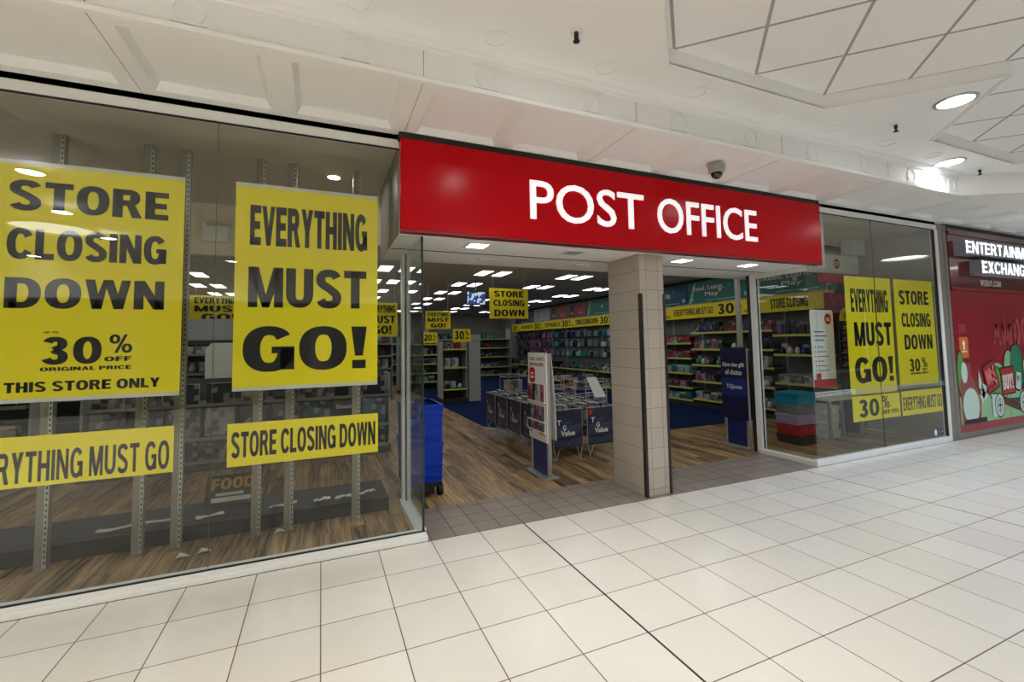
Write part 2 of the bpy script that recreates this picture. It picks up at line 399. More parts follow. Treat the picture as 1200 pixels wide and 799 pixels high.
# display bay behind the left window is boarded too
f.box(-7, .73, .05, .69, .0005, .004, M['wood']); f.box(5.6, 8.45, .05, .69, .0005, .004, M['wood'])
struct(f.build('floor_shop', loc=(0, 0, 0)), 'brown oak plank floor inside the shop', 'floor')
f = MB(); f.prism([(4.3, 2.55), (8.5, 2.55), (8.5, 18), (2.8, 18), (2.8, 4.4)], -.06, .004, M['carpet'], 'z')
struct(f.build('floor_carpet', loc=(0, 0, 0)), 'royal blue carpet inside the shop', 'floor')
# ---- shop shell
struct(MB().box(-7, 8.6, 18, 18.1, 0, 3.1, M['shop_wall']).build('wall_back'))
struct(MB().box(-7.1, -7, .05, 18, 0, 3.4, M['shop_wall']).build('wall_left'))
w = MB(); w.box(8.52, 8.62, .06, 18, 0, 3.4, M['shop_wall']); struct(w.build('wall_right'))
c = MB(); c.box(.55, 8.52, 1.15, 2.33, 3.0, 3.1, M['shop_ceil']); c.box(-7, 8.52, 2.33, 18, 3.0, 3.1, M['shop_ceil'])
struct(c.build('ceiling_shop', loc=(0, 0, 0)), 'dark grid-tiled ceiling of the shop interior', 'ceiling')
c = MB(); c.box(-7, .57, .0, 2.23, 3.17, 3.27, M['disp_ceil'])
struct(c.build('ceiling_left', loc=(0, 0, 0)), 'plain ceiling of the left display window', 'ceiling')
c = MB(); c.box(5.9, 8.52, .0, 1.15, 3.17, 3.27, M['disp_ceil'])
struct(c.build('ceiling_right', loc=(0, 0, 0)), 'plain ceiling of the right display window', 'ceiling')
M['bulk'] = flat('bulkhead paint', (232, 222, 198), .7)
b = MB(); b.box(-7, .57, 2.23, 2.33, 2.59, 3.27, M['bulk']); b.box(.5, .57, 1.15, 2.23, 2.59, 3.27, M['disp_ceil'])
b.box(5.9, 8.52, 1.15, 1.22, 2.8, 3.27, M['disp_ceil'])
struct(b.build('wall_bulkhead', loc=(0, 0, 0)), 'cream bulkhead hanging behind the left display window', 'wall')
b = MB(); b.box(.57, 5.9, .0, .535, 2.44, 3.3, M['ceil']); b.box(.57, 5.9, .565, 1.15, 2.44, 3.3, M['ceil']); b.box(.562, .5695, .014, 1.15, 2.442, 3.168, M['stone_post']); b.box(.575, 5.895, .535, .565, 2.4385, 3.3, M['black'])  # thin grey-brown side sheet paints shade onto the white bulkhead's left side
struct(b.build('ceiling_entrance', loc=(0, 0, 0)), 'low white entrance soffit with a black shutter slot', 'ceiling')
# ---- mall ceiling: panelled soffit, band, upper ceiling with hexagonal tiled recesses
SZ, CZ, BY = 3.26, 3.53, -.82
so = MB(); cm = M['ceil']; M['joint'] = flat('plaster joint', (168, 160, 150), .7)
def panel(x0, x1, y0, y1, z=SZ, d=.05, bv=.034):
    a = [(x0, y0), (x1, y0), (x1, y1), (x0, y1)]; b = [(x0+bv, y0+bv), (x1-bv, y0+bv), (x1-bv, y1-bv), (x0+bv, y1-bv)]
    vs = [(x, y, z) for x, y in a]+[(x, y, z+d) for x, y in b]
    so.mesh(vs, [(0, 1, 5, 4), (1, 2, 6, 5), (2, 3, 7, 6), (3, 0, 4, 7), (4, 5, 6, 7)], cm)
PX = []
for k in range(-8, 9):
    for off in (.692, 1.537): PX.append((off+1.715*k, off+1.715*k+.68))
PX = [p for p in PX if p[1] < 14 and p[0] > -12]
Y0, Y1 = -.74, -.09
xs = [-12]
for a, b in PX: xs += [a, b]
xs.append(14)
for i in range(0, len(xs), 2): so.face([(xs[i], Y0, SZ), (xs[i+1], Y0, SZ), (xs[i+1], Y1, SZ), (xs[i], Y1, SZ)], cm)
so.face([(-12, BY, SZ), (14, BY, SZ), (14, Y0, SZ), (-12, Y0, SZ)], cm); so.face([(-12, Y1, SZ), (14, Y1, SZ), (14, -.01, SZ), (-12, -.01, SZ)], cm)
for a, b in PX: panel(a, b, Y0, Y1)
for k in range(-7, 7): so.box(.602+1.715*k-.002, .602+1.715*k+.002, BY-.003, -.01, SZ-.0015, SZ+.001, M['joint'])
so.face([(7.2, BY, SZ), (14, BY, SZ), (14, -1.55, SZ), (8.6, -1.55, SZ)], cm)
# top of the slab so no light leaks
so.box(-12, 14, BY+.02, .6, SZ+.055, SZ+.08, cm)
struct(so.build('ceiling_soffit', loc=(0, 0, 0)), 'white panelled soffit running above the shopfronts', 'ceiling')
bd = MB()
bd.box(-12, 7.2, BY, BY+.04, SZ+.004, CZ+.02, cm)
bd.prism([(7.2, BY), (8.6, -1.55), (14, -1.55), (14, -1.50), (8.62, -1.50), (7.2, BY+.05)], SZ+.004, CZ+.02, cm, 'z')
prof_top = [(BY, CZ-.055), (BY-.018, CZ-.05), (BY-.022, CZ-.03), (BY-.045, CZ-.022), (BY-.055, CZ+.001), (BY, CZ+.001)]
bd.prism(prof_top, -12, 7.2, cm, 'x')
bd.prism([(BY+.004, SZ-.006), (BY-.022, SZ-.004), (BY-.026, SZ+.022), (BY-.014, SZ+.034), (BY+.004, SZ+.036)], -12, 7.2, cm, 'x')
for k in range(-7, 8): bd.box(.602+1.715*k-.0025, .602+1.715*k+.0025, BY-.002, BY, SZ+.036, CZ-.05, M['joint']) if k % 1 == 0 and .602+1.715*k < 7.2 else None
for k in range(-9, 8):
    x = 1.04+.8575*k
    if not -6 < x < 7.2: continue
    n = 28
    for i in range(n):
        a, b_ = 2*math.pi*i/n, 2*math.pi*(i+1)/n
        q = [(x+r*math.cos(t), z) for r, t, z in ((.078, a, 0), (.078, b_, 0), (.070, b_, 0), (.070, a, 0))]
        q = [(x+r*math.cos(t), 3.385+r*math.sin(t)) for r, t in ((.079, a), (.079, b_), (.069, b_), (.069, a))]
        bd.prism(q, BY-.008, BY+.001, cm, 'y')
    bd.prism([(x-.085, 3.302), (x+.085, 3.302), (x+.085, 3.314), (x-.085, 3.314)], BY-.012, BY+.001, cm, 'y')
    bd.prism([(x-.085, 3.462), (x+.085, 3.462), (x+.085, 3.470), (x-.085, 3.470)], BY-.008, BY+.001, cm, 'y')
for k in range(-9, 8):
    x = 1.03+.8575*k; n = 28
    if not -6 < x < 6.6: continue
    for i in range(n):
        a, b_ = 2*math.pi*i/n, 2*math.pi*(i+1)/n
        bd.prism([(x+r*math.cos(t), -1.035+r*math.sin(t)) for r, t in ((.082, a), (.082, b_), (.070, b_), (.070, a))], CZ-.008, CZ+.001, cm, 'z')
struct(bd.build('trim_cornice', loc=(0, 0, 0)), 'white cornice band with raised rings above the soffit', 'cornice')
# upper ceiling with zigzag edge round the recess; the recess is one long run of hexagons between y=-1.255 and the far side
PER, TOP, NECK = 3.41, -1.255, -2.11
zz = []
for k in range(-4, 6):
    x = 1.42+PER*k; zz += [(x, NECK), (x+.85, TOP), (x+.85+1.70, TOP)]
zz = [(-13, NECK)]+zz+[(1.42+PER*6, NECK)]
uc = MB(); YM = -5.0
def strip(pts, yb, zf):
    for (x0, y0), (x1, y1) in zip(pts, pts[1:]):
        uc.face([(x0, y0, CZ), (x1, y1, CZ), (x1, yb, CZ), (x0, yb, CZ)], cm)
        uc.face([(x0, y0, CZ), (x1, y1, CZ), (x1, y1, CZ+.115), (x0, y0, CZ+.115)], cm)
        # two small steps of moulding round the recess
        dx, dy = x1-x0, y1-y0; l = math.hypot(dx, dy); nx, ny = -dy/l*zf, dx/l*zf
        for o0, h in ((.03, .006), (.012, .014)):
            uc.mesh([(x0, y0, CZ-h), (x1, y1, CZ-h), (x1+nx*o0, y1+ny*o0, CZ-h), (x0+nx*o0, y0+ny*o0, CZ-h), (x0, y0, CZ), (x1, y1, CZ), (x1+nx*o0, y1+ny*o0, CZ), (x0+nx*o0, y0+ny*o0, CZ)],
                    [(0, 1, 2, 3), (3, 2, 6, 7), (0, 1, 5, 4)], cm)
strip(zz, BY+.02, 1)
zz2 = [(x, 2*YM-y) for x, y in zz]
strip(zz2, -9.05, -1)
struct(uc.build('ceiling', loc=(0, 0, 0)), 'white mall ceiling with hexagonal recesses', 'ceiling')
struct(MB().box(-13, 25, -9, -1.2, CZ+.11, CZ+.16, M['ceil_tile']).build('ceiling_recess', loc=(0, 0, 0)), 'tiled grid inside the mall ceiling recess', 'ceiling')
struct(MB().box(-13, 25, -1.3, .6, CZ+.3, CZ+.34, cm).build('ceiling_void', loc=(0, 0, 0)))
# ---- mall left end, added right-hand sky blocker and the shopfronts opposite (seen only mirrored in the glass)
struct(MB().box(-12.1, -12, -9.1, 0, 0, 3.8, M['shop_wall']).build('wall_mall_left'))
fr = MB(); fr.box(-12, 24, -9.2, -9.0, 2.7, 3.8, M['ceil']); fr.box(-12, 24, -9.6, -9.5, 0, 2.7, M['dark'])
for x in range(-12, 25, 4): fr.box(x-.25, x+.25, -9.3, -9.0, 0, 2.7, M['stone_post'])
fr.box(-12, 24, -9.25, -9.15, 0, .12, M['white_frame'])
struct(MB().box(24, 24.1, -9.1, 0, 0, 3.8, M['shop_wall']).build('wall_sky_blocker'))  # added unseen wall, shuts out bright sky that glared in the red window
struct(fr.build('wall_front', loc=(0, 0, 0)))
# ---- black shadow gap over the shopfront
struct(MB().box(-12, 8.53, .0, .06, 3.22, 3.27, M['black']).build('trim_gap', loc=(0, 0, 0)), 'black shadow gap along the top of the shopfront', 'trim')

# ================================================================== SHOPFRONT WINDOWS
def pane(name, x0, x1, y0, y1, z0, z1, par): return MB().box(x0, x1, y0, y1, z0, z1, M['glass']).build(name, par)
W1 = sroot('window_1', 'large plate-glass display window left of the entrance', 'window', (-1, 0, 0))
fm = MB(); fm.box(-7, .79, -.02, .05, 0, .045, M['white_frame']); fm.box(-7, .775, -.012, .04, .045, .075, M['white_frame']); fm.box(-7, .772, -.014, .002, .074, .084, M['black'])
fm.box(-7, .772, .014, .03, .074, .09, M['white_frame'])
fm.build('sill', W1, .004)
fm = MB(); fm.box(-7, .575, -.01, .05, 3.15, 3.22, M['white_frame']); fm.box(-7, .575, -.004, .012, 3.138, 3.15, M['black']); fm.build('head_frame', W1, .003)
for x0, x1 in ((-7, -3.76), (-3.756, -.684), (-.68, .57)): pane('pane', x0, x1, .0, .010, .08, 3.14, W1)
pane('pane', .57, .757, .0, .010, .08, 2.44, W1)
g = MB(); g.box(-.6832, -.6808, .0, .010, .08, 3.14, M['glass_joint']); g.build('joint', W1)
# return into the entrance
fm = MB(); fm.box(.70, .79, .05, .86, 0, .075, M['white_frame']); fm.build('return_sill', W1, .004)
pane('return_pane', .752, .762, .010, .78, .075, 2.44, W1)
fm = MB(); fm.box(.748, .766, .0, .006, .08, 2.44, M['glass_edge']); fm.build('glass_edge', W1)
fm = MB(); fm.box(.72, .80, .78, .86, 0, 2.44, M['white_strip']); fm.box(.748, .766, .768, .78, .0, 2.44, M['black']); fm.build('return_post', W1, .004)

W2 = sroot('window_2', 'plate-glass display window right of the entrance in a white frame', 'window', (7, 0, 0))
fm = MB(); fm.box(5.50, 8.54, -.02, .05, 0, .06, M['white_frame']); fm.box(5.515, 8.5, -.012, .04, .06, .078, M['white_frame']); fm.build('sill', W2, .004)
fm = MB(); fm.box(5.67, 8.54, -.01, .05, 3.15, 3.22, M['white_frame']); fm.box(5.67, 8.46, -.004, .012, 3.138, 3.15, M['black']); fm.build('head_frame', W2, .003)
fm = MB(); fm.box(8.47, 8.54, -.02, .05, .06, 3.15, M['white_frame']); fm.box(8.458, 8.47, -.008, .03, .078, 3.14, M['black']); fm.build('side_frame', W2, .003)
pane('pane', 5.67, 6.918, .0, .010, .078, 3.14, W2); pane('pane', 6.922, 8.46, .0, .010, .078, 3.14, W2); pane('pane', 5.53, 5.67, .0, .010, .078, 2.44, W2)
MB().box(6.9192, 6.9208, .0, .010, .078, 3.14, M['glass_joint']).build('joint', W2)
fm = MB(); fm.box(5.50, 5.58, .05, .74, 0, .06, M['white_frame']); fm.build('return_sill', W2, .004)
pane('return_pane', 5.535, 5.545, .010, .72, .06, 2.40, W2)
fm = MB(); fm.box(5.51, 5.57, .0, .72, 2.38, 2.44, M['white_frame']); fm.build('return_head', W2, .003)
fm = MB(); fm.box(5.515, 5.605, .72, .80, 0, 2.44, M['white_strip']); fm.box(5.548, 5.56, .708, .722, .05, 2.38, M['black']); fm.build('return_post', W2, .004)
MB().box(5.535, 5.60, .80, .87, 0, 2.44, M['bronze']).build('return_jamb', W2, .003)
MB().box(5.60, 5.65, 1.06, 1.12, 0, 2.44, M['silver']).build('shutter_guide', W2, .004)
dt = MB(); pl = Plane((0, -.001, 0))
for i in range(150):
    x = 5.56+i*.0195
    for r in range(3): pl.fill(dt, [R_(x, .826+r*.022, x+.011, .839+r*.022)], M['white'] if x < 6.35 else M['grey_panel'], .0005)
dt.build('manifestation_dots', W2)
st = MB()
for x, m in ((8.14, M['white']), (8.235, M['hdr_navy']), (8.32, M['hdr_navy'])):
    pl.fill(st, [ell(x, .16, .035, .045)], m, .0006)
    if m is not M['white']: pl.fill(st, [ell(x, .165, .014, .018)], S['lilac'], .0011)
st.build('round_stickers', W2)

# ---- column at the entrance
CO = sroot('column_1', 'square tiled column standing in the shop entrance', 'column', (3.13, .3, 0))
MB().box(2.978, 3.283, .02, .56, 0, 2.44, M['col_tile']).build('shaft', CO, .003)
for x0, x1 in ((2.972, 3.0), (3.266, 3.292)):
    g = MB(); g.box(x0, x1, .010, .02, .0, 2.03, M['bronze']); g.box(x0 if x0 < 3.1 else x1-.008, x0+.008 if x0 < 3.1 else x1, .02, .05, 0, 2.03, M['bronze']); g.build('corner_guard', CO)

# ---- grey cladding between the two shops and the neighbouring shopfront
pc = MB(); pc.box(8.54, 8.70, -.01, .3, 0, 3.24, M['stone_post']); pc.box(8.70, 8.715, .0, .3, 0, 3.24, M['dark']); pc.box(8.715, 8.80, -.01, .3, 0, 3.24, M['stone_post'])
struct(pc.build('trim_pier'), 'grey brown pier between the two shopfronts', 'pier')
W3 = sroot('window_3', 'dark red window of the neighbouring shop with cartoon garden artwork', 'window', (11, 0, 0))
MB().box(8.80, 13.5, .0, .05, 0, .085, M['stone_post']).build('sill', W3)
MB().box(8.80, 13.5, -.002, .04, .085, .17, M['ex_red']).build('base_strip', W3)
MB().box(8.83, 13.5, .0, .03, .17, 2.26, M['ex_red']).build('pane', W3)
e = MB(); e.box(8.80, 8.83, -.004, .04, .17, 3.2, M['ex_dark']); e.box(10.405, 10.413, -.002, .0, .17, 2.26, M['ex_ghost']); e.build('frame', W3)
struct(MB().box(8.80, 13.5, .0, .06, 3.2, 3.27, M['black']).build('trim_gap_right', loc=(0, 0, 0)))
# printed artwork on the film
pl = Plane((0, 0, 0)); A = MB()
GR = [flat('leaf green', (94, 160, 72), .4), flat('deep green', (40, 128, 92), .4), flat('pale green', (150, 196, 146), .4)]
ol = M['ink']; wh = flat('pale mint', (198, 222, 208), .4); bt = flat('bottle red', (150, 74, 70), .4); rd = flat('sign red', (176, 36, 44), .4)
def blob(cx, cz, rx, rz, m, d, n=22):
    pl.fill(A, [ell(cx, cz, rx+.02, rz+.02, n)], ol, d); pl.fill(A, [ell(cx, cz, rx, rz, n)], m, d+.0006)
def sign(c, w, h, rot, m, d, edge=.03):
    q = lambda e: [(c[0]+(x*math.cos(rot)-y*math.sin(rot)), c[1]+(x*math.sin(rot)+y*math.cos(rot))) for x, y in ((-w/2-e, -h/2-e), (w/2+e, -h/2-e), (w/2+e, h/2+e), (-w/2-e, h/2+e))]
    pl.fill(A, [q(edge)], flat('sign edge', (70, 20, 22), .4), d); pl.fill(A, [q(0)], m, d+.0006)
def rword(t, c, w, h, rot, m, d):
    pl.fill(A, [[(c[0]+(x*math.cos(rot)-y*math.sin(rot)), c[1]+(x*math.sin(rot)+y*math.cos(rot))) for x, y in p] for p in word(t, -w/2, w/2, -h/2, h/2)], m, d)
pl.fill(A, [R_(8.86, .2, 13.2, .62)], GR[2], .0015)
for i, (x, z, rx, rz, g) in enumerate([(8.95, .95, .1, .35, 0), (10.05, .75, .3, .35, 2), (9.78, .85, .13, .22, 1), (10.0, .78, .18, .25, 0), (10.45, .95, .17, .34, 2), (10.72, 1.0, .24, .38, 1), (11.05, .85, .16, .25, 1), (11.4, .95, .25, .35, 0), (11.9, 1.0, .3, .4, 1), (12.5, .9, .3, .35, 2)]): blob(x, z, rx, rz, GR[g], .002+i*.0003)
# bottle shape
pl.fill(A, [[(8.9, .2), (9.42, .2), (9.47, .5), (9.36, .78), (9.22, .95), (9.22, 1.12), (8.98, 1.12), (8.9, .8)]], bt, .006)
pl.fill(A, [ell(9.17, .47, .24, .27)], wh, .007); pl.fill(A, [ell(9.03, .98, .09, .16)], wh, .007)
pl.fill(A, [R_(8.95, .2, 9.6, .27)], ol, .0075)
# flash star
pl.fill(A, [[(9.45, 1.0), (9.42, .72), (9.60, .62)], [(9.42, .74), (9.56, .52), (9.74, .60)], [(9.50, .80), (9.70, .74), (9.56, .56)], [(9.46, .6), (9.6, .72), (9.52, .44)]], wh, .0072)
# beam cart with wheels
pl.fill(A, [[(9.85, .52), (10.9, .24), (11.1, .30), (9.9, .64)]], flat('dark red beam', (84, 24, 26), .4), .0076)
pl.fill(A, [[(10.1, .52), (10.85, .5), (10.95, .38), (10.3, .5)]], flat('cart teal', (30, 66, 66), .4), .0072)
pl.fill(A, [R_(9.80, .25, 10.02, .60)], wh, .0082)
for x, z, r in ((10.04, .42, .14), (10.86, .42, .14)):
    blob(x, z, r, r*1.25, wh, .0084)
for x in (10.04, 10.86):
    pl.fill(A, [ell(x, .42, .09, .115)], M['steel'], .0095); pl.fill(A, [ell(x, .42, .07, .09)], wh, .0100); pl.fill(A, [R_(x-.012, .34, x+.012, .50), R_(x-.06, .405, x+.06, .435)], M['navy_ink'], .0105)
sign((9.82, .88), .34, .42, .32, rd, .0088); rword('WE', (9.82, .88), .3, .3, .32, flat('bright red', (236, 128, 118), .4), .0098)
sign((10.36, .80), .40, .40, .05, rd, .0088); rword('BUY!', (10.36, .78), .34, .24, .05, M['white'], .0098)
sign((10.72, .78), .16, .28, -.2, wh, .0086, .012); pl.fill(A, [R_(10.67, .78, 10.77, .86)], M['steel'], .0097)
sign((11.05, .86), .24, .48, .0, S['cream'], .0088)
rword('S', (11.05, .9), .14, .24, 0, M['ink'], .0098)
A.build('printed_artwork', W3)
# faded words seen in reverse on the inside of the film
A = MB(); back = Plane((0, 0, 0))
t = []
for p in word('AM', 10.0, 10.62, 1.38, 1.72): t.append(p)
pl.fill(A, t, M['ex_ghost'], .004); pl.fill(A, word('DO', 10.72, 11.2, 1.36, 1.82), M['ex_ghost'], .004)
pl.fill(A, [[(2*9.07-x, z) for x, z in p] for p in word('BIG', 8.95, 9.19, 1.58, 1.72)], M['ex_ghost'], .004)
A.build('faded_print', W3)
A = MB(); pl.fill(A, [R_(8.96, 1.2, 9.22, 1.52)], S['orange'], .0014); pl.fill(A, [ell(9.09, 1.42, .035, .05), R_(9.06, 1.33, 9.12, 1.37), R_(9.02, 1.29, 9.17, 1.31)], M['white'], .0022)
A.build('orange_sticker', W3)
T = thing('shop_sign', 'dark red fascia of the neighbouring shop with stacked white lit words', 'sign', (11, .02, 2.26))
MB().box(8.83, 13.5, -.012, .02, 2.26, 3.2, M['ex_dark']).build('fascia', T)
MB().box(8.83, 13.5, -.03, -.012, 2.245, 2.285, M['ex_red']).build('lower_rail', T)
MB().box(8.83, 13.5, -.03, -.012, 3.11, 3.15, M['ex_dark']).build('upper_rail', T)
for wd_, x0, x1, z0, z1 in (('ENTERTAINMENT', 8.98, 11.46, 2.795, 3.0), ('EXCHANGE', 9.42, 11.06, 2.505, 2.71)):
    bx_ = MB().box(x0, x1, -.15, -.012, z0-.012, z1+.012, M['lightbox']).build('lightbox', T)
    L = MB(); Plane((0, -.15, 0)).fill(L, word(wd_, x0+.03, x1-.03, z0+.012, z1-.012, .09, wt=.8), M['ex_letter'], .003); L.build('lettering', bx_)
L = MB(); Plane((0, -.012, 0)).fill(L, word('WEBUY.COM', 9.72, 10.38, 2.335, 2.43, .09, wt=.75), M['white'], .002); L.build('web_address', T)

# ================================================================== FASCIA SIGN
T = thing('shop_sign', 'long red fascia sign reading POST OFFICE over the entrance', 'sign', (3.12, -.05, 2.44))
FX0, FX1, FZ0, FZ1, FY = .571, 5.69, 2.445, 3.203, -.1
f = MB(); f.box(FX0, 3.146, FY, -.012, FZ0+.02, FZ1, M['red_sign']); f.box(3.148, FX1, FY, -.012, FZ0+.02, FZ1, M['red_sign']); f.build('panel', T, .003)
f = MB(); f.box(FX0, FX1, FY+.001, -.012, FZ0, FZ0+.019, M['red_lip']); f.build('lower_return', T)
f = MB(); f.box(FX0-.01, FX1+.01, FY+.012, -.006, FZ1, SZ-.004, M['black']); f.build('top_shadow_strip', T)
L = MB(); btext(L, Plane((0, FY, 0)), 'POST', 1.70, 2.955, 2.645, 3.005, M['sign_white'], off=.004, d=0, ext=.014); L.build('lettering', T); L = MB()
btext(L, Plane((0, FY, 0)), 'OFFICE', 3.13, 4.555, 2.645, 3.005, M['sign_white'], off=.004, d=0, ext=.014); L.build('lettering', T)

# ================================================================== LAMPS AND CEILING FITTINGS
def downlight(x, y, label, group=None, r=.115, mat='lamp_mall', k=1.0, col=(.98, .99, 1)):
    t = thing('downlight', label, 'ceiling light', (x, y, CZ), group)
    MB().lathe([(r+.028, 0), (r+.024, -.012), (r+.004, -.014), (r, -.004)], (x, y, CZ), M['silver'], 32).build('trim_ring', t)
    MB().disc((x, y, CZ-.006), r, M[mat], 32).build('lens', t)
    l = bpy.data.lights.new('lamp', 'SPOT'); l.energy = DOWN_W*k; l.color = col; l.spot_size = math.radians(130); l.spot_blend = 1; l.shadow_soft_size = .1
    lo = bpy.data.objects.new('lamp', l); COL.objects.link(lo); lo.parent = t; lo.location = (0, 0, -.03); return t
COOL = (.74, .93, 1.22)
downlight(4.92, -1.74, 'round ceiling downlight beside the point of the tiled recess', k=.42, col=COOL)
downlight(6.60, -1.00, 'round ceiling downlight throwing a bright arc on the cornice band', k=.4, col=COOL)
GRP = 'mall downlights beyond the picture edge'
for x, y in ((1.46, -1.74), (-2.97, -2.88), (-3.42, -4.65), (-3.48, -6.37), (-5.5, -8.7), (8.33, -1.74), (11.74, -1.74), (15.15, -1.74)):
    downlight(x, y, 'round mall downlight outside the photo above the walkway', GRP, k=.6 if x > 8 else 1.1 if x > 0 else 1.75, col=COOL if x > 8 else (.96, .985, 1.0) if x > 0 else (1, .98, .93))
for x in (-1.9, 1.5, 4.9, 8.3, 11.8, 15.2): downlight(x, -8.2, 'round mall downlight outside the photo along the far shops', GRP, k=.8, col=COOL if x > 3 else (1, 1, 1))
def ring_light(x, y, r, z=CZ+.108):
    t = thing('round_coffer_light', 'large round glowing ceiling light mirrored in the shop glass', 'ceiling light', (x, y, z), 'round coffer lights')
    MB().lathe([(r+.06, 0), (r+.06, -.05), (r, -.06), (r-.01, -.01)], (x, y, z), M['ceil'], 48).build('rim', t)
    MB().disc((x, y, z-.012), r, M['lamp_ring'], 48).build('diffuser', t)
for a in ((-4.15, -6.2, .55), (14.1, -3.05, .5), (2.7, -5.6, .6), (9.4, -5.4, .6), (17.8, -3.4, .5)): ring_light(*a)
def sprinkler(x, y, label):
    t = thing('sprinkler', label, 'sprinkler', (x, y, CZ))
    MB().lathe([(.001, -.012), (.036, -.012), (.042, -.006), (.042, 0)], (x, y, CZ), M['white'], 20).build('escutcheon', t)
    m = MB(); m.lathe([(.001, 0), (.014, 0), (.014, -.035), (.008, -.04), (.008, -.058), (.001, -.058)], (x, y, CZ-.01), M['black'], 14)
    for s in (-1, 1): m.tube((x+s*.012, y, CZ-.03), (x+s*.014, y, CZ-.07), .0035, M['black'])
    m.build('head', t)
    MB().lathe([(.001, 0), (.022, -.002), (.022, -.006), (.001, -.006)], (x, y, CZ-.068), M['black'], 14).build('deflector', t)
sprinkler(1.48, -1.29, 'ceiling sprinkler on plain ceiling left of the tiled recess')
sprinkler(4.92, -1.31, 'ceiling sprinkler below the recess point near the big downlight')
sprinkler(7.22, -1.02, 'small ceiling sprinkler right of the bright arc on the band')
t = thing('dome_camera', 'white dome security camera under the soffit above POST OFFICE sign', 'camera', (3.62, -.42, SZ+.022))
cx_, cy_, cz_ = 3.62, -.42, SZ+.022
MB().lathe([(.001, 0), (.078, 0), (.080, -.006), (.074, -.062), (.066, -.074), (.055, -.078)], (cx_, cy_, cz_), M['shop_wall'], 32).build('housing', t)
MB().lathe([(.056, -.074), (.053, -.095), (.043, -.115), (.028, -.128), (.001, -.134)], (cx_, cy_, cz_), flat('smoked dome', (12, 12, 14), .05, coat=1), 32).build('dome', t)
MB().lathe([(.080, -.002), (.086, -.002), (.086, 0), (.080, 0)], (cx_, cy_, cz_), M['ceil'], 32).build('collar', t)

# ---- entrance soffit fittings
def square_light(x, y, label):
    t = thing('square_downlight', label, 'ceiling light', (x, y, 2.44))
    m = MB()
    for a in ((-.11, -.085, -.11, .11), (.085, .11, -.11, .11), (-.085, .085, -.11, -.085), (-.085, .085, .085, .11)): m.box(x+a[0], x+a[1], y+a[2], y+a[3], 2.434, 2.44, M['white_frame'])
    m.build('bezel', t); MB().box(x-.084, x+.084, y-.084, y+.084, 2.4365, 2.44, M['lamp_soffit']).build('lens', t)
square_light(1.30, .19, 'square soffit light at the left end of the entrance')
square_light(3.72, .20, 'square soffit light just right of the tiled column')
square_light(4.74, .19, 'square soffit light at the right end of the entrance')
t = thing('square_vent', 'square vent grille in the entrance soffit left of the column', 'vent', (2.30, .19, 2.44)); m = MB()
for a in ((-.11, -.08, -.11, .11), (.08, .11, -.11, .11), (-.08, .08, -.11, -.08), (-.08, .08, .08, .11)): m.box(2.30+a[0], 2.30+a[1], .19+a[2], .19+a[3], 2.432, 2.44, M['white_frame'])
m.build('frame', t); m = MB(); m.box(2.22, 2.38, .11, .27, 2.438, 2.44, M['dark'])
for i in range(6): m.box(2.22, 2.38, .118+i*.026, .128+i*.026, 2.434, 2.438, M['grey_panel'])
m.build('grille', t)
for x, lab in ((1.6, 'slim white light fitting in the rear soffit strip left of the vent'), (2.75, 'slim white light fitting in the rear soffit strip near the column'), (4.4, 'slim white light fitting in the rear soffit strip right of the column')):
    tag(MB().box(x-.09, x+.09, .74, .80, 2.425, 2.44, M['white_frame']).build('slim_fitting', bevel=.006), lab, 'fitting')

# ---- shop ceiling: paired strips of light
lp = None; COLX = (-4.4, -2.42, -.55, 1.3, 3.26, 5.21, 7.05)
nm = 'leftmost column,second column from the left,third column from the left,column left of the entrance,column behind the entrance,second column from the right,rightmost column'.split(',')
for r in range(8):
    y = 3.2+1.8*r
    for i, x in enumerate(COLX):
        for s in (-1, 1):
            if r == 0 and x > .5 and False: continue
            lab = '%s strip of the white light pair, %s row back, %s' % ('left' if s < 0 else 'right', ORD[r], nm[i].replace('column from the left', 'column').replace(' of the entrance', ' of entrance').replace('behind the entrance', 'at entrance').replace('from the right', 'from right'))
            px, py = x+s*.2, y
            if lp is None:
                lp = thing('light_panel', lab, 'ceiling light', (px, py, 3.0), 'paired ceiling light strips in the shop')
                MB().box(px-.125, px+.125, py-.315, py+.315, 2.992, 3.0, M['white_frame']).build('frame', lp)
                MB().box(px-.11, px+.11, py-.30, py+.30, 2.988, 2.9925, M['lamp_shop']).build('diffuser', lp)
            else: dup(lp, (px, py, 3.0), lab)
# ---- little spot in the display ceiling
t = thing('spot_light', 'small round spotlight glowing in the left display window ceiling', 'ceiling light', (.10, .89, 3.17))
MB().lathe([(.075, 0), (.072, -.01), (.055, -.012), (.052, -.002)], (.10, .89, 3.17), M['white_frame'], 24).build('trim_ring', t)
MB().disc((.10, .89, 3.165), .052, M['lamp_spot'], 24).build('lens', t)
t = thing('spot_light', 'small round spotlight glowing in the right display window ceiling', 'ceiling light', (6.2, .6, 3.17))
MB().lathe([(.075, 0), (.072, -.01), (.055, -.012), (.052, -.002)], (6.2, .6, 3.17), M['white_frame'], 24).build('trim_ring', t)
MB().disc((6.2, .6, 3.165), .052, M['lamp_spot'], 24).build('lens', t)
# white junction box on the bulkhead
t = thing('junction_box', 'white square box fixed to the bulkhead behind the window', 'box', (-1.09, 2.19, 2.73))
MB().box(-1.21, -.97, 2.13, 2.23, 2.73, 2.925, M['white']).build('body', t, .006); MB().box(-1.17, -.93, 2.10, 2.13, 2.90, 2.93, M['grey_panel']).build('hood', t, .003)

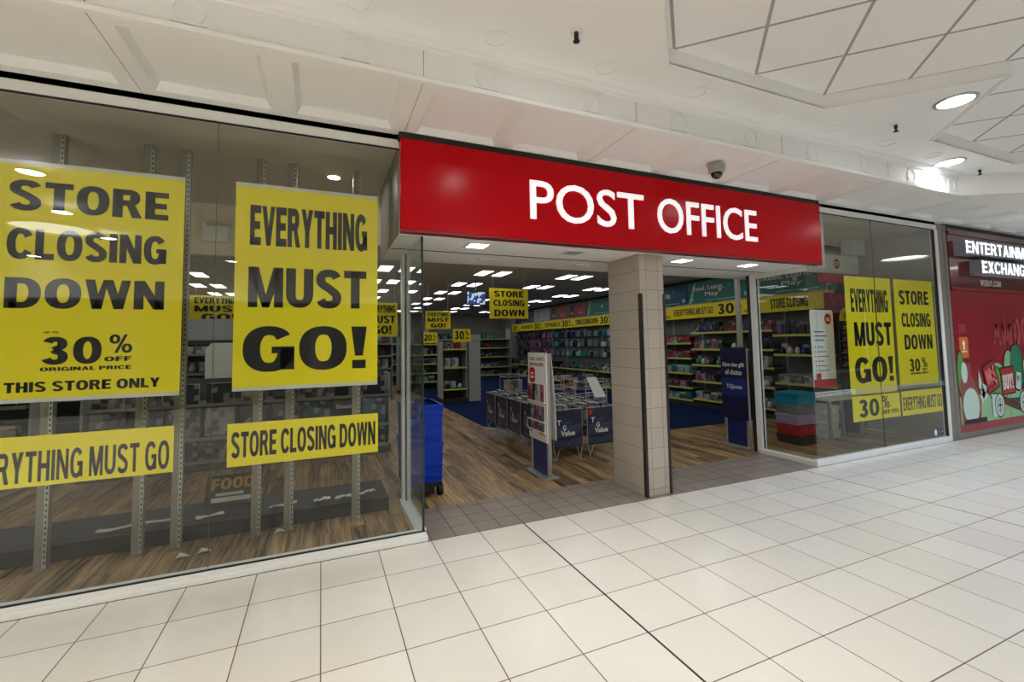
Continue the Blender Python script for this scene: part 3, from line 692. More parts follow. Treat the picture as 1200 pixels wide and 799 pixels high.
# ================================================================== WINDOW POSTERS
def poster(name, label, x0, x1, z0, z1, y, lines, rail=True, cat='poster', warp=None, group=None):
    "lines: (text, x0, x1, z0, z1) on a yellow sheet"
    t = thing(name, label, cat, ((x0+x1)/2, y, z0), group)
    MB().box(x0, x1, y-.0015, y+.0015, z0, z1, M['yellow']).build('sheet', t)
    if rail:
        for z in (z0, z1): MB().box(x0, x1, y-.004, y+.004, z-.013, z+.013, M['poster_edge']).build('rail', t, .002)
    pl = Plane((0, y-.0015, 0))
    for l in lines: L = MB(); pl.fill(L, word(*l[:5], **(l[5] if len(l) > 5 else {})), M['ink'], .0012); L.build('lettering', t)
    return t
poster('hanging_poster', 'large yellow STORE CLOSING DOWN poster at the far left of the window', -1.93, -.88, 1.25, 2.727, .06,
       [('STORE', -1.775, -.97, 2.425, 2.615), ('CLOSING', -1.775, -.975, 2.12, 2.312), ('DOWN', -1.775, -.98, 1.815, 2.005),
        ('UP TO', -1.585, -1.515, 1.66, 1.672), ('30', -1.595, -1.30, 1.462, 1.64), ('%', -1.26, -1.145, 1.53, 1.65), ('OFF', -1.285, -1.145, 1.477, 1.508), ('ORIGINAL PRICE', -1.595, -1.145, 1.425, 1.449),
        ('THIS STORE ONLY', -1.755, -.99, 1.30, 1.362)])
poster('hanging_poster', 'large yellow EVERYTHING MUST GO! poster hanging left of the entrance', -.575, .41, 1.255, 2.738, .06,
       [('EVERYTHING', -.483, .33, 2.295, 2.59, dict(gap=.06)), ('MUST', -.488, .325, 1.84, 2.135), ('GO!', -.515, .33, 1.375, 1.70)])
poster('window_strip', 'yellow EVERYTHING MUST GO strip low on the far left glass', -1.95, -.893, .742, 1.042, .014, [('EVERYTHING MUST GO', -1.92, -.915, .768, .95, dict(gap=.11, wt=.8))], False)
poster('window_strip', 'yellow STORE CLOSING DOWN strip low on the glass left of the entrance', -.59, .41, .731, 1.025, .014, [('STORE CLOSING DOWN', -.565, .39, .79, .965, dict(gap=.08, wt=.92))], False)
poster('window_poster', 'tall yellow EVERYTHING MUST GO! poster in the right window', 6.285, 7.30, .80, 2.355, .016,
       [('EVERYTHING', 6.395, 7.215, 1.88, 2.19, dict(gap=.06)), ('MUST', 6.43, 7.255, 1.43, 1.745), ('GO!', 6.395, 7.25, .945, 1.28)], False)
poster('window_poster', 'tall yellow STORE CLOSING DOWN poster at the right end of the right window', 7.38, 8.36, .86, 2.354, .016,
       [('STORE', 7.49, 8.235, 2.0, 2.20), ('CLOSING', 7.52, 8.25, 1.68, 1.88), ('DOWN', 7.555, 8.265, 1.36, 1.57), ('30', 7.63, 7.90, 1.045, 1.23), ('%', 7.95, 8.08, 1.10, 1.24), ('OFF', 7.95, 8.08, 1.055, 1.085), ('ORIGINAL PRICE', 7.65, 8.1, 1.01, 1.035)], False)
poster('window_strip', 'yellow 30 PERCENT OFF strip low in the right window', 6.30, 7.345, .456, .778, .016, [('30', 6.42, 6.86, .50, .735), ('%', 6.935, 7.10, .59, .755), ('OFF', 6.935, 7.10, .51, .565), ('ORIGINAL', 7.13, 7.31, .545, .563), ('PRICE', 7.13, 7.31, .515, .533)], False)
poster('window_strip', 'yellow EVERYTHING MUST GO strip low at the right end of the window', 7.39, 8.42, .45, .785, .016, [('EVERYTHING MUST GO', 7.42, 8.40, .52, .70, dict(gap=.09, wt=.8))], False)
t = thing('leaflet_board', 'white hanging information board with red foot in the right window', 'board', (6.15, .25, .90))
pl = Plane((0, .246, 0)); m = MB()
rr = [(5.93, .90), (6.39, .90), (6.39, 1.89), (6.36, 1.92), (5.95, 1.92), (5.92, 1.89)]
m.prism(rr, .246, .256, M['white'], 'y'); m.build('sheet', t)
m = MB(); pl.fill(m, [R_(5.93, .90, 6.39, 1.0)], M['po_red'], .001); m.build('red_foot', t)
m = MB(); pl.fill(m, [ell(6.28, 1.80, .07, .075)], M['po_red'], .001); pl.fill(m, [R_(6.24, 1.80, 6.32, 1.815), R_(6.24, 1.775, 6.32, 1.79)], M['white'], .002); m.build('red_roundel', t)
m = MB()
for i in range(3): pl.fill(m, [R_(5.98, 1.62-.055*i, 6.18+.05*(i % 2), 1.635-.055*i)], M['navy_ink'], .001)
for i in range(6): pl.fill(m, [R_(6.03, 1.42-.062*i, 6.16+.05*((i*7) % 3), 1.432-.062*i)], M['grey_ink'], .001); pl.fill(m, [ell(5.99, 1.426-.062*i, .012, .013, 8)], M['po_red'], .001)
pl.fill(m, [R_(5.98, 1.20-.17, 6.08, 1.23-.15)], M['po_red'], .001); pl.fill(m, [R_(5.98, 1.08-.06+.13-.2, 6.08, 1.06-.0+.0)], S['green'], .0008)
m.build('printing', t)

# ================================================================== SHOP INTERIOR
def item_proto(kind, m, w, d, h, m2=None):
    "one product at the origin, standing on z=0, front towards -y"
    b = MB()
    if kind == 'box':
        o = b.box(-w/2, w/2, -d/2, d/2, 0, h*.82, m).build('gift_box', loc=(0, 0, 0)); MB().box(-w/2-.004, w/2+.004, -d/2-.004, d/2+.004, h*.78, h, m2 or m).build('lid', o)
    elif kind == 'bag':
        z = h*.72; v = [(-w/2, -d/2, 0), (w/2, -d/2, 0), (w/2, d/2, 0), (-w/2, d/2, 0), (-w/2, -d/2, z), (w/2, -d/2, z), (w/2, d/2, z), (-w/2, d/2, z)]
        o = b.mesh(v, [(0, 3, 2, 1), (0, 1, 5, 4), (1, 2, 6, 5), (2, 3, 7, 6), (3, 0, 4, 7)], m).build('gift_bag', loc=(0, 0, 0))
        for y in (-d/2, d/2):
            k = MB(); k.path([(-w*.25, y, z), (-w*.18, y, h*.93), (0, y, h), (w*.18, y, h*.93), (w*.25, y, z)], .003, m2 or m, 5); k.build('handle', o)
    elif kind == 'book':
        o = b.box(-w/2, w/2, -d/2, d/2, 0, h, m).build('book', loc=(0, 0, 0), bevel=.002); MB().box(-w/2+.004, w/2+.0008, -d/2+.004, d/2-.004, .003, h+.0008, M['paper']).build('pages', o)
    elif kind == 'toy':
        o = b.box(-w/2, w/2, d/2-.006, d/2, 0, h, m).build('toy_pack', loc=(0, 0, 0))
        k = MB(); k.lathe([(.001, 0), (w*.40, 0), (w*.40, h*.30), (w*.33, h*.52), (w*.12, h*.66), (.001, h*.68)], (0, -.0, .004), m2 or m, 14); k.build('tub', o)
    else:   # hanging card pack: card with hang tab and a moulded bubble
        p = [(-w/2, 0), (w/2, 0), (w/2, h*.9), (w*.14, h*.9), (w*.1, h), (-w*.1, h), (-w*.14, h*.9), (-w/2, h*.9)]
        o = b.prism(p, d/2-.004, d/2, m, 'y').build('hanging_pack', loc=(0, 0, 0))
        MB().prism([(-w*.36, h*.06), (w*.36, h*.06), (w*.36, h*.6), (w*.2, h*.68), (-w*.2, h*.68), (-w*.36, h*.6)], -d/2, d/2-.004, m2 or m, 'y').build('bubble', o)
    return o
PROTO = {}
KN = dict(box='gift box', bag='gift bag', book='book', toy='tub', card='hanging pack')
CATN = dict(box='box', bag='bag', book='book', toy='tub', card='packet')
def put(kind, col, x, y, z, w, d, h, rz, label, group, col2=None):
    z += .0015; k = (kind, col, col2, round(w, 2), round(d, 2), round(h, 2))
    if k not in PROTO:
        o = PROTO[k] = item_proto(kind, P[col], k[3], k[4], k[5], S[col2] if col2 else None)
        o.location = (x, y, z); o.rotation_euler.z = rz; tag(o, label, CATN[kind], group); return o
    o = dup(PROTO[k], (x, y, z), label, group, rz); return o
random.seed(11)
WX = 8.5; HP = -math.pi/2        # right wall; goods there face -x
BAYN = ['nearest', 'second', 'third', 'fourth', 'fifth', 'sixth', 'seventh', 'eighth', 'ninth', 'tenth', 'eleventh', 'twelfth', 'farthest']
LEVN = {2: ['top', 'bottom'], 3: ['top', 'middle', 'bottom'], 4: ['top', 'second', 'third', 'bottom'], 5: ['top', 'second', 'middle', 'fourth', 'bottom']}
def wall_bay(i, y0, y1, levels, depth=.42, peg=False):
    t = thing('shelf_unit', '%s wall shelf unit from the front along the right-hand wall' % BAYN[i] if i else 'wall shelf unit nearest the front on the right-hand wall', 'shelf unit', (WX-.2, (y0+y1)/2, 0), 'wall shelf units along the right-hand wall')
    MB().box(WX-.03, WX, y0+.001, y1-.001, 0.005, 2.42, M['peg']).build('back_panel', t)
    MB().box(WX-depth-.04, WX-.03, y0+.005, y1-.005, 0.004, .10, M['dark']).build('plinth', t)
    m = MB()
    for y in (y0+.014, y1-.014): m.box(WX-.05, WX-.03, y-.012, y+.012, .1, 2.4, M['steel'])
    m.build('upright', t)
    for z in levels:
        s = MB().box(WX-depth, WX-.03, y0+.008, y1-.008, z-.022, z, M['shelf']).build('shelf', t)
        MB().box(WX-depth-.012, WX-depth, y0+.008, y1-.008, z-.036, z+.006, M['strip']).build('price_strip', s)
    return t
# -------- near bays with gift boxes, bags and tubs
B = [(1.25, 2.40, [1.62, 1.25, .71, .16]), (2.40, 3.50, [1.72, 1.34, .98, .6, .185]), (3.50, 4.50, [1.72, 1.34, .98, .6, .185]), (4.50, 5.45, [1.48, 1.12, .76, .42, .13]), (5.45, 6.40, [1.48, 1.12, .76, .42, .13])]
STK = [  # (kind, colours) per shelf, top down
    [('card', 'navy black blue grey purple'), ('toy', 'white red black blue orange'), ('box', 'white grey white black'), ('box', 'orange yellow red white')],
    [('bag', 'red green blue black orange'), ('toy', 'green teal black white'), ('bag', 'white grey mint lilac'), ('toy', 'lilac pink white purple'), ('toy', 'white mint green black')],
    [('bag', 'brown green blue black white'), ('bag', 'pink white green mint'), ('toy', 'white grey green black'), ('bag', 'pink lilac grey black'), ('box', 'white mint grey black')],
    [('box', 'pink cream brown pink red'), ('box', 'red pink brown'), ('box', 'mint teal mint'), ('box', 'brown pink lilac'), ('box', 'cream mint teal')],
    [('box', 'pink brown cream'), ('box', 'red pink'), ('box', 'mint white'), ('box', 'pink brown'), ('box', 'mint cream')]]
cnt = 0
for i, (y0, y1, lv) in enumerate(B):
    wall_bay(i, y0, y1, lv)
    for j, z in enumerate(lv):
        kind, cs = STK[i][j]; cs = cs.split(); gapz = (lv[j-1]-z if j else .36)-.05
        y = y1-.05; n = 0
        while True:
            w = {'box': .2, 'bag': .16, 'toy': .13, 'card': .14}[kind]
            w = round(w*random.choice((.9, 1, 1.15)), 2)
            if y-w < y0+.03: break
            h = min(gapz, {'box': .17, 'bag': .27, 'toy': .2, 'card': .26}[kind]*random.choice((.9, 1, 1.1)))
            c = cs[n % len(cs)] if random.random() < .8 else random.choice(cs)
            d = {'box': .26, 'bag': .12, 'toy': .13, 'card': .05}[kind]
            n += 1
            put(kind, c, WX-.42+d/2+.02+random.random()*.02, y-w/2, z, w-.012, d, h, HP,
                '%s %s, %s from left, %s shelf, %s bay of right wall' % (c, KN[kind], ORD[n-1], LEVN[len(lv)][j], BAYN[i]), 'goods on the right wall shelves', random.choice(cs))
            cnt += 1; y -= w+random.choice((.004, .01, .03))
# -------- long run of hanging stationery further back
far = ['grey white teal green navy', 'teal mint grey white black', 'green teal grey navy grey', 'grey black teal mint navy', 'black grey teal navy brown', 'pink red purple navy black', 'blue purple red black teal', 'black brown grey green navy']
for q in range(8):
    i = 5+q; y0 = 6.40+1.15*q; y1 = y0+1.15
    wall_bay(i, y0, y1, [.62, .16], .40)
    cs = far[q].split(); n = 0
    for r, z in enumerate((1.72, 1.38, 1.04)):
        for k in range(6):
            c = random.choice(cs)
            put('card', c, WX-.12-.04*(k % 2), y1-.10-k*.19, z, .15, .06, random.choice((.24, .28, .3)), HP,
                '%s hanging pack, %s from left, %s hook row, %s bay of right wall' % (c, ORD[k], ('top', 'middle', 'bottom')[r], BAYN[i]), 'packs hanging on the right wall', random.choice(cs))
        t_ = None
    for r, z in enumerate((.62, .16)):
        for k in range(4):
            c = random.choice(cs+['white', 'red'])
            put(random.choice(('toy', 'box')), c, WX-.28, y1-.16-k*.27, z, .2, .2, .22, HP, '%s goods, %s from left, %s shelf, %s bay of right wall' % (c, ORD[k], ('upper', 'bottom')[r], BAYN[i]), 'goods on the far right wall shelves')
# -------- header boards and sale banners above the wall units
def rwall(y, x): return Plane((x, 0, 0), (0, -1, 0), (0, 0, 1))
HB = [(1.25, 2.95, 'hdr_green', [('Read, Learn,', .15, .72, .30, .42), ('Play', .38, .62, .14, .26)], 'green'), (2.95, 4.75, 'hdr_green', [('Read, Learn,', .1, .6, .30, .42), ('Play', .3, .52, .14, .26)], 'green'), (4.75, 6.2, 'hdr_blue', [('Gifts', .3, .6, .22, .36)], 'blue'),
      (6.2, 7.6, 'hdr_blue', [], 'blue'), (7.6, 9.3, 'hdr_green', [], 'green'), (9.3, 10.6, 'hdr_red', [], 'brown'), (10.6, 12.0, 'hdr_red', [], 'brown'), (12.0, 13.4, 'grey_panel', [], 'grey'), (13.4, 15.6, 'hdr_navy', [], 'navy')]
pos = 'nearest the window,second from the window,third from the window,fourth along,fifth along,sixth along,seventh along,eighth along,farthest back'.split(',')
for k, (y0, y1, m, tx, cn) in enumerate(HB):
    t = thing('header_board', '%s picture header board high on the right wall, %s' % (cn, pos[k]), 'sign', (8.28, (y0+y1)/2, 2.40), 'header boards on the right wall')
    MB().box(8.27, 8.30, y0+.01, y1-.01, 2.40, 2.93, M[m]).build('board', t)
    pl = Plane((8.27, y1, 2.40), (0, -1, 0)); W = y1-y0; L = MB()
    if 'hdr_red' == m:
        for j in range(2):
            pl.fill(L, [[(W*(.12+.45*j), .08), (W*(.36+.45*j), .04), (W*(.40+.45*j), .44), (W*(.16+.45*j), .48)]], S['red' if j else 'black'], .002)
            pl.fill(L, [[(W*(.18+.45*j), .12), (W*(.34+.45*j), .1), (W*(.35+.45*j), .2), (W*(.19+.45*j), .22)]], S['orange'], .003)
    else:
        for j in range(5): pl.fill(L, [ell(W*(.08+.2*j+.03*((j*7) % 3)), .12+.08*((j*5) % 4), .05, .05)], S[('mint', 'blue', 'cream', 'teal')[j % 4]], .001)
        pl.fill(L, [[(W*.02, .02), (W*.06, .02), (W*.16, .5), (W*.13, .5)], R_(W*.3, .06, W*.8, .075)], S['mint'], .0015)
        for s_, a, b_, z0, z1 in tx: btext(L, pl, s_, W*a, W*b_, z0, z1, M['white'], off=.01, d=.003)
    L.build('printing', t)
    MB().box(8.30, WX, y0+.01, y1-.01, 2.425, 2.445, M['dark']).build('bracket', t)
struct(MB().box(8.32, 8.52, 1.24, 15.7, 2.93, 3.0, M['black']).build('trim_header'))
BN = []; y = 2.92
BN.append((1.32, 2.92, 'SC')); seq = ['30', 'EMG', '30', 'EMG', '30', 'SC']; k = 0
while y < 15.4:
    w = {'30': .98, 'EMG': 1.35, 'SC': 1.5}[seq[k % 6]]; BN.append((y, y+w, seq[k % 6])); y += w; k += 1
for k, (y0, y1, kind) in enumerate(BN):
    nmn = {'SC': 'STORE CLOSING', '30': '30 PERCENT OFF', 'EMG': 'EVERYTHING MUST GO'}[kind]
    t = thing('sale_banner', 'yellow %s banner on the right wall, %s' % (nmn, 'nearest the window' if k == 0 else ORD[k]+' from the window' if k < 16 else 'farthest back'), 'banner', (8.24, (y0+y1)/2, 2.07), 'sale banners along the right wall')
    MB().box(8.240, 8.243, y0+.003, y1-.003, 2.07, 2.39, M['yellow']).build('sheet', t)
    L = MB(); pl = Plane((8.240, y1, 2.07), (0, -1, 0)); W = y1-y0
    if kind == 'SC': pl.fill(L, word('STORE CLOSING DOWN', .06, W-.06, .08, .25) if k else word('STORE CLOSING', .38, 1.13, .07, .26), M['ink'], .002)
    elif kind == 'EMG': pl.fill(L, word('EVERYTHING MUST GO', .06, W-.06, .08, .24, .08, wt=.8), M['ink'], .002)
    else:
        pl.fill(L, word('30', .06, .50, .04, .28), M['ink'], .002); L.build('numerals', t); L = MB(); pl.fill(L, word('%', .55, .70, .14, .28), M['ink'], .002); pl.fill(L, word('OFF', .55, .70, .05, .10), M['ink'], .002)
        pl.fill(L, word('ORIGINAL', .74, .9, .075, .095)+word('PRICE', .74, .9, .045, .065), M['ink'], .002)
    L.build('lettering', t); MB().box(8.243, 8.27, y0+.1, y1-.1, 2.36, 2.42, M['steel']).build('bracket', t)

# -------- stands in the entrance: newspaper totem and gift card stand
def stand(name, label, cat, x, y0, y1, board_m, bz0, rz_pts=None):
    t = thing(name, label, cat, (x, (y0+y1)/2, 0))
    MB().box(x-.08, x+.10, y0-.03, y1+.03, 0, .018, M['silver']).build('base_plate', t, .004)
    for y in (y0, y1-.045): MB().box(x-.012, x+.03, y, y+.045, .018, 1.42, M['silver']).build('post', t, .004)
    MB().box(x-.006, x+.02, y0+.045, y1-.045, .02, bz0+.02, M['navy2']).build('lower_panel', t)
    MB().box(x-.024, x-.012, y0-.0, y1+.02, bz0, 1.43, board_m).build('front_board', t)
    # bowed rear board
    m = MB(); n = 8; vs = []
    for i in range(n+1):
        z = bz0+.02+(1.40-bz0)*i/n; bx = x+.045+.05*math.sin(math.pi*(1-i/n)*.55)
        vs += [(bx, y0+.01, z), (bx, y1, z), (bx+.006, y0+.01, z), (bx+.006, y1, z)]
    fs = []
    for i in range(n):
        a = 4*i; b_ = a+4
        fs += [(a, a+1, b_+1, b_), (a+2, b_+2, b_+3, a+3), (a, b_, b_+2, a+2), (a+1, a+3, b_+3, b_+1)]
    m.mesh(vs, fs, board_m); m.build('rear_board', t)
    return t
t = stand('newspaper_stand', 'tall white free-standing magazine rack just inside the entrance', 'stand', 2.40, .97, 1.43, M['white'], .40)
pl = Plane((2.376, 1.45, 0), (0, -1, 0)); W = .48; m = MB()
pl.fill(m, word('IT ALL STARTS', .03, .44, 1.335, 1.375, wt=.7), M['ink'], .001); pl.fill(m, word('WITH READING', .05, .42, 1.27, 1.31, wt=.7), M['po_red'], .001)
pl.fill(m, [[(.03, 1.10), (.03, 1.22), (.06, 1.25), (.16, 1.25), (.19, 1.22), (.19, 1.10), (.16, 1.07), (.06, 1.07)]], M['po_red'], .001); pl.fill(m, [R_(.07, 1.17, .15, 1.19), R_(.06, 1.12, .16, 1.15)], M['white'], .002)
pl.fill(m, [ell(.05, .50, .03, .03)], M['ink'], .001); pl.fill(m, [R_(.27, .47, .42, .51)], S['yellow'], .001)
m.build('printing', t)
for z in (.86, .64, .52): MB().box(2.345, 2.376, .985, 1.435, z-.012, z, M['white']).build('pocket_ledge', t)
for z, lev, hh in ((.86, 'upper', .20), (.64, 'middle', .17), (.52, 'lower', .10)):
    for k, c in enumerate(('red', 'black', 'white', 'pink') if z > .8 else ('black', 'teal', 'red', 'blue', 'grey')):
        n = 4 if z > .8 else 5; w = .44/n-.008
        put('book', c, 2.36, 1.425-(k+.5)*.44/n, z, w, .016, hh, HP, '%s magazine, %s from left in the %s pocket of the white rack' % (c, ORD[k], lev), 'magazines in the white rack')
t = stand('gift_card_stand', 'dark navy stand reading Give the gift of choice beside the doorway post', 'stand', 5.60, .97, 1.39, M['navy'], .39)
pl = Plane((5.576, 1.41, 0), (0, -1, 0)); m = MB()
btext(m, pl, 'Give the gift', .03, .41, 1.13, 1.21, M['white'], off=.022, d=.001); btext(m, pl, 'of choice', .08, .36, 1.03, 1.11, M['white'], off=.022, d=.001); m.build('slogan', t)
m = MB(); pl.fill(m, [R_(.01, .72, .43, .98)], flat('royal blue panel', (30, 44, 122), .4), .0008); btext(m, pl, 'TGJones', .09, .36, .81, .89, M['white'], off=.006, d=.0016); m.build('logo_panel', t)
MB().box(5.57, 5.574, 1.17, 1.19, 1.42, 1.445, M['steel']).build('clip', t)

# -------- blue crates on a dolly
t = thing('crate_dolly', 'black wheeled dolly under the blue crates at the doorway', 'dolly', (.98, 1.25, 0))
MB().box(.80, 1.16, .98, 1.52, .10, .15, M['rubber']).build('deck', t, .008)
for x in (.84, 1.14):
    for y in (1.03, 1.45):
        MB().tube((x-.02, y, .065), (x+.025, y, .065), .065, M['rubber'], 20).build('wheel', t); MB().box(x-.03, x+.035, y-.02, y+.02, .06, .10, M['dark']).build('fork', t)
MB().box(.83, 1.07, .965, .98, .04, .14, M['rubber']).build('front_guard', t)
def crate(z, h, label):
    t = thing('plastic_crate', label, 'crate', (.98, 1.25, z))
    x0, x1, y0, y1 = .79, 1.165, .965, 1.53; b = M['crate_blue']; m = MB(); e = .015
    v = []
    for zz_, k in ((z, .012), (z+h, 0)): v += [(x0+k, y0+k, zz_), (x1-k, y0+k, zz_), (x1-k, y1-k, zz_), (x0+k, y1-k, zz_)]
    m.mesh(v, [(0, 1, 5, 4), (1, 2, 6, 5), (2, 3, 7, 6), (3, 0, 4, 7), (0, 3, 2, 1)], b)
    vi = [(x0+.02, y0+.02, z+.02), (x1-.02, y0+.02, z+.02), (x1-.02, y1-.02, z+.02), (x0+.02, y1-.02, z+.02)]; vt = [(a, c, z+h) for a, c, _ in vi]
    m.mesh(vi+vt, [(0, 4, 5, 1), (1, 5, 6, 2), (2, 6, 7, 3), (3, 7, 4, 0), (0, 1, 2, 3)], b); m.build('body', t)
    m = MB()
    for a in ((x0-.008, x1+.008, y0-.008, y0+.02), (x0-.008, x1+.008, y1-.02, y1+.008), (x0-.008, x0+.02, y0+.02, y1-.02), (x1-.02, x1+.008, y0+.02, y1-.02)): m.box(*a, z+h-.03, z+h, b)
    m.build('rim', t, .003)
    m = MB()
    for k in range(3): m.box(x0-.002, x1+.002, y0-.004, y0+.006, z+.05+k*.11, z+.058+k*.11, b)
    m.build('rib', t)
crate(.152, .395, 'lower blue plastic crate resting on the black dolly'); crate(.548, .38, 'upper blue plastic crate, open on top, at the left doorway edge')

# -------- dump bins
BINC = {}
def dump_bin(x0, x1, y0, y1, label, left_face=False, red=False):
    t = thing('dump_bin', label, 'bin', ((x0+x1)/2, (y0+y1)/2, 0), 'navy wire dump bins behind the entrance')
    H = .66; w = MB(); r = .006
    cs = [(x0, y0), (x1, y0), (x1, y1), (x0, y1)]
    for z in (.18, .42, H): w.path([(a, b, z) for a, b in cs+cs[:1]], r if z == H else .004, M['wire'])
    for a, b in cs: w.tube((a, b, .18), (a, b, H), r, M['wire'])
    for k in range(1, 7):
        for y in (y0, y1): w.tube((x0+(x1-x0)*k/7, y, .18), (x0+(x1-x0)*k/7, y, H), .0025, M['wire'], 5)
    w.build('wire_basket', t)
    for a, b in cs:
        sx, sy = (1 if a == x0 else -1), (1 if b == y0 else -1)
        l = MB(); l.path([(a+sx*.10, b, .18), (a+sx*.03, b, .006), (a, b, .18)], .006, M['wire']); l.build('leg', t)
    def panel_text(pl, W):
        m = MB()
        pl.fill(m, [R_(0, .16, W, .645)], M['slate'], .0); m.build('panel', t)
        sw = MB(); k = W/.42
        pl.fill(sw, [[(W*.02, .30), (W*.5, .30), (W*.98, .36), (W*.98, .47), (W*.55, .43), (W*.02, .44)], [(W*.02, .18), (W*.98, .18), (W*.98, .29), (W*.5, .25), (W*.02, .26)]], M['slate_light'], .001); sw.build('swirl_print', t)
        m = MB()
        btext(m, pl, 'hat\'s', .12*k, .26*k, .465, .52, M['navy_ink'], off=.01, d=.003); btext(m, pl, 'reat', .19*k, .33*k, .405, .455, M['navy_ink'], off=.01, d=.003); m.build('faint_lettering', t)
        m = MB(); btext(m, pl, 'T', .05*k, .105*k, .455, .525, M['white'], off=.03, d=.003); btext(m, pl, 'G', .13*k, .18*k, .39, .455, M['white'], off=.03, d=.003)
        btext(m, pl, 'Value', .10*k, .31*k, .315, .385, M['white'], off=.025, d=.003)
        pl.fill(m, [[(.2*k, .18), (.23*k, .18), (.218*k, .24), (.212*k, .24)], [(.19*k, .18), (.24*k, .18), (.235*k, .187), (.195*k, .187)]], M['navy_ink'], .003)
        if red: pl.fill(m, [R_(.01, .565, .075, .63)], S['red'], .003)
        m.build('lettering', t)
    panel_text(Plane((x0+.004, y0-.009, 0)), x1-x0-.008)
    if left_face: panel_text(Plane((x0-.009, y1-.004, 0), (0, -1, 0)), y1-y0-.008)
    MB().box(x0+.01, x1-.01, y0+.01, y1-.01, .40, .412, M['steel']).build('tray', t)
    return t
k = 0
ycol = [1.62, 2.12, 2.66, 3.2, 3.74]
for i, y in enumerate(ycol):
    dump_bin(2.80, 3.235, y, y+.44, 'navy dump bin, %s from the front in the left row beside the walkway' % ('first' if i == 0 else ORD[i]), True)
for i, y in enumerate(ycol[:3]):
    dump_bin(3.32, 3.76, y, y+.44, 'navy dump bin, %s from the front in the row beside the column' % ORD[i], False, i == 0)
# packs lying in the bins
random.seed(5); n = 0
for i, y in enumerate(ycol):
    for bx0, row, nm_ in ((2.80, 0, 'left row'), (3.32, 1, 'row beside the column')):
        if row and i > 2: continue
        for k in range(4 if i else 3):
            c = random.choice(('white', 'teal', 'mint', 'grey', 'cream', 'blue', 'white'))
            put('book', c, bx0+.08+.09*k, y+.22, .413, .20, .05, .27+.02*(k % 2), math.pi/2+.12*random.uniform(-1, 1), '%s packet, %s from left in the %s bin of the %s' % (c, ORD[k], ORD[i], nm_), 'packets in the dump bins')
# wire display racks standing on the bins
def wire_rack(x0, x1, y0, y1, z0, z1, label, rows=4):
    t = thing('wire_rack', label, 'rack', ((x0+x1)/2, (y0+y1)/2, z0)); m = MB()
    for a, b in ((x0, y0), (x1, y0), (x1, y1), (x0, y1)): m.tube((a, b, z0), (a, b, z1 if b == y1 else z1-.06), .005, M['wire'])
    m.build('frame', t)
    for k in range(rows):
        z = z0+.04+(z1-z0-.08)*k/(rows-1); s = MB(); yy = y0+(y1-y0)*.2*k/rows
        s.path([(x0, yy, z), (x1, yy, z), (x1, y1, z), (x0, y1, z), (x0, yy, z)], .004, M['wire'])
        for j in range(9): s.tube((x0+(x1-x0)*(j+.5)/9, yy, z), (x0+(x1-x0)*(j+.5)/9, yy, z+.05), .0022, M['wire'], 4)
        s.path([(x0, yy, z+.05), (x1, yy, z+.05)], .003, M['wire'])
        s.build('tier', t)
    return t
wire_rack(2.84, 3.20, 1.70, 2.02, .668, 1.08, 'tall wire tiered rack on the front bin right of the white magazine rack')
wire_rack(3.36, 3.70, 1.70, 2.02, .668, 1.02, 'wire tiered rack on the front bin beside the column')
wire_rack(2.84, 3.20, 3.24, 3.60, .668, 1.02, 'wire rack standing on the fourth bin of the left row', 2)
t = thing('sloping_sheet', 'white price sheet sloping down the front wire rack near the column', 'sheet', (3.55, 1.66, .76))
MB().mesh([(3.40, 1.74, 1.05), (3.56, 1.74, 1.05), (3.66, 1.655, .78), (3.48, 1.655, .78), (3.40, 1.744, 1.054), (3.56, 1.744, 1.054), (3.66, 1.659, .784), (3.48, 1.659, .784)], [(0, 3, 2, 1), (4, 5, 6, 7), (0, 1, 5, 4), (1, 2, 6, 5), (2, 3, 7, 6), (3, 0, 4, 7)], M['paper']).build('sheet', t)
for k, (x, y, z, c, l) in enumerate([(2.93, 3.30, .72, 'cream', 'cream pictured box on the wire rack at the back of the left bins'), (3.10, 3.30, .72, 'white', 'white pictured box on the wire rack at the back of the left bins')]):
    put('box', c, x, y+.14, z+.0, .13, .10, .2, 0, l, None)
put('bag', 'white', 3.02, 2.42, .70, .2, .1, .12, .4, 'white and blue bag lying on the second bin of left row', None, 'teal')
# colourful goods behind the racks
for k, (x, y, c, l) in enumerate([(3.9, 3.3, 'red', 'red'), (4.2, 3.4, 'blue', 'blue'), (4.5, 3.3, 'teal', 'teal'), (4.05, 3.1, 'white', 'white')]): pass
t = thing('promotional_table', 'low navy table with bright boxes behind the wire racks', 'table', (4.3, 3.5, 0))
MB().box(3.9, 4.75, 3.2, 3.8, .66, .70, M['navy2']).build('top', t, .004)
for x in (3.95, 4.70):
    for y in (3.25, 3.75): MB().box(x-.02, x+.02, y-.02, y+.02, .004, .66, M['steel']).build('leg', t)
for k, (c, kind) in enumerate((('red', 'box'), ('white', 'bag'), ('blue', 'bag'), ('orange', 'box'), ('navy', 'bag'))):
    put(kind, c, 3.99+.165*k, 3.35+.05*(k % 2), .70, .15, .12, .30 if kind == 'bag' else .26, 0, '%s %s, %s from left on the low navy table' % (c, KN[kind], ORD[k]), 'goods on the low navy table', 'grey')

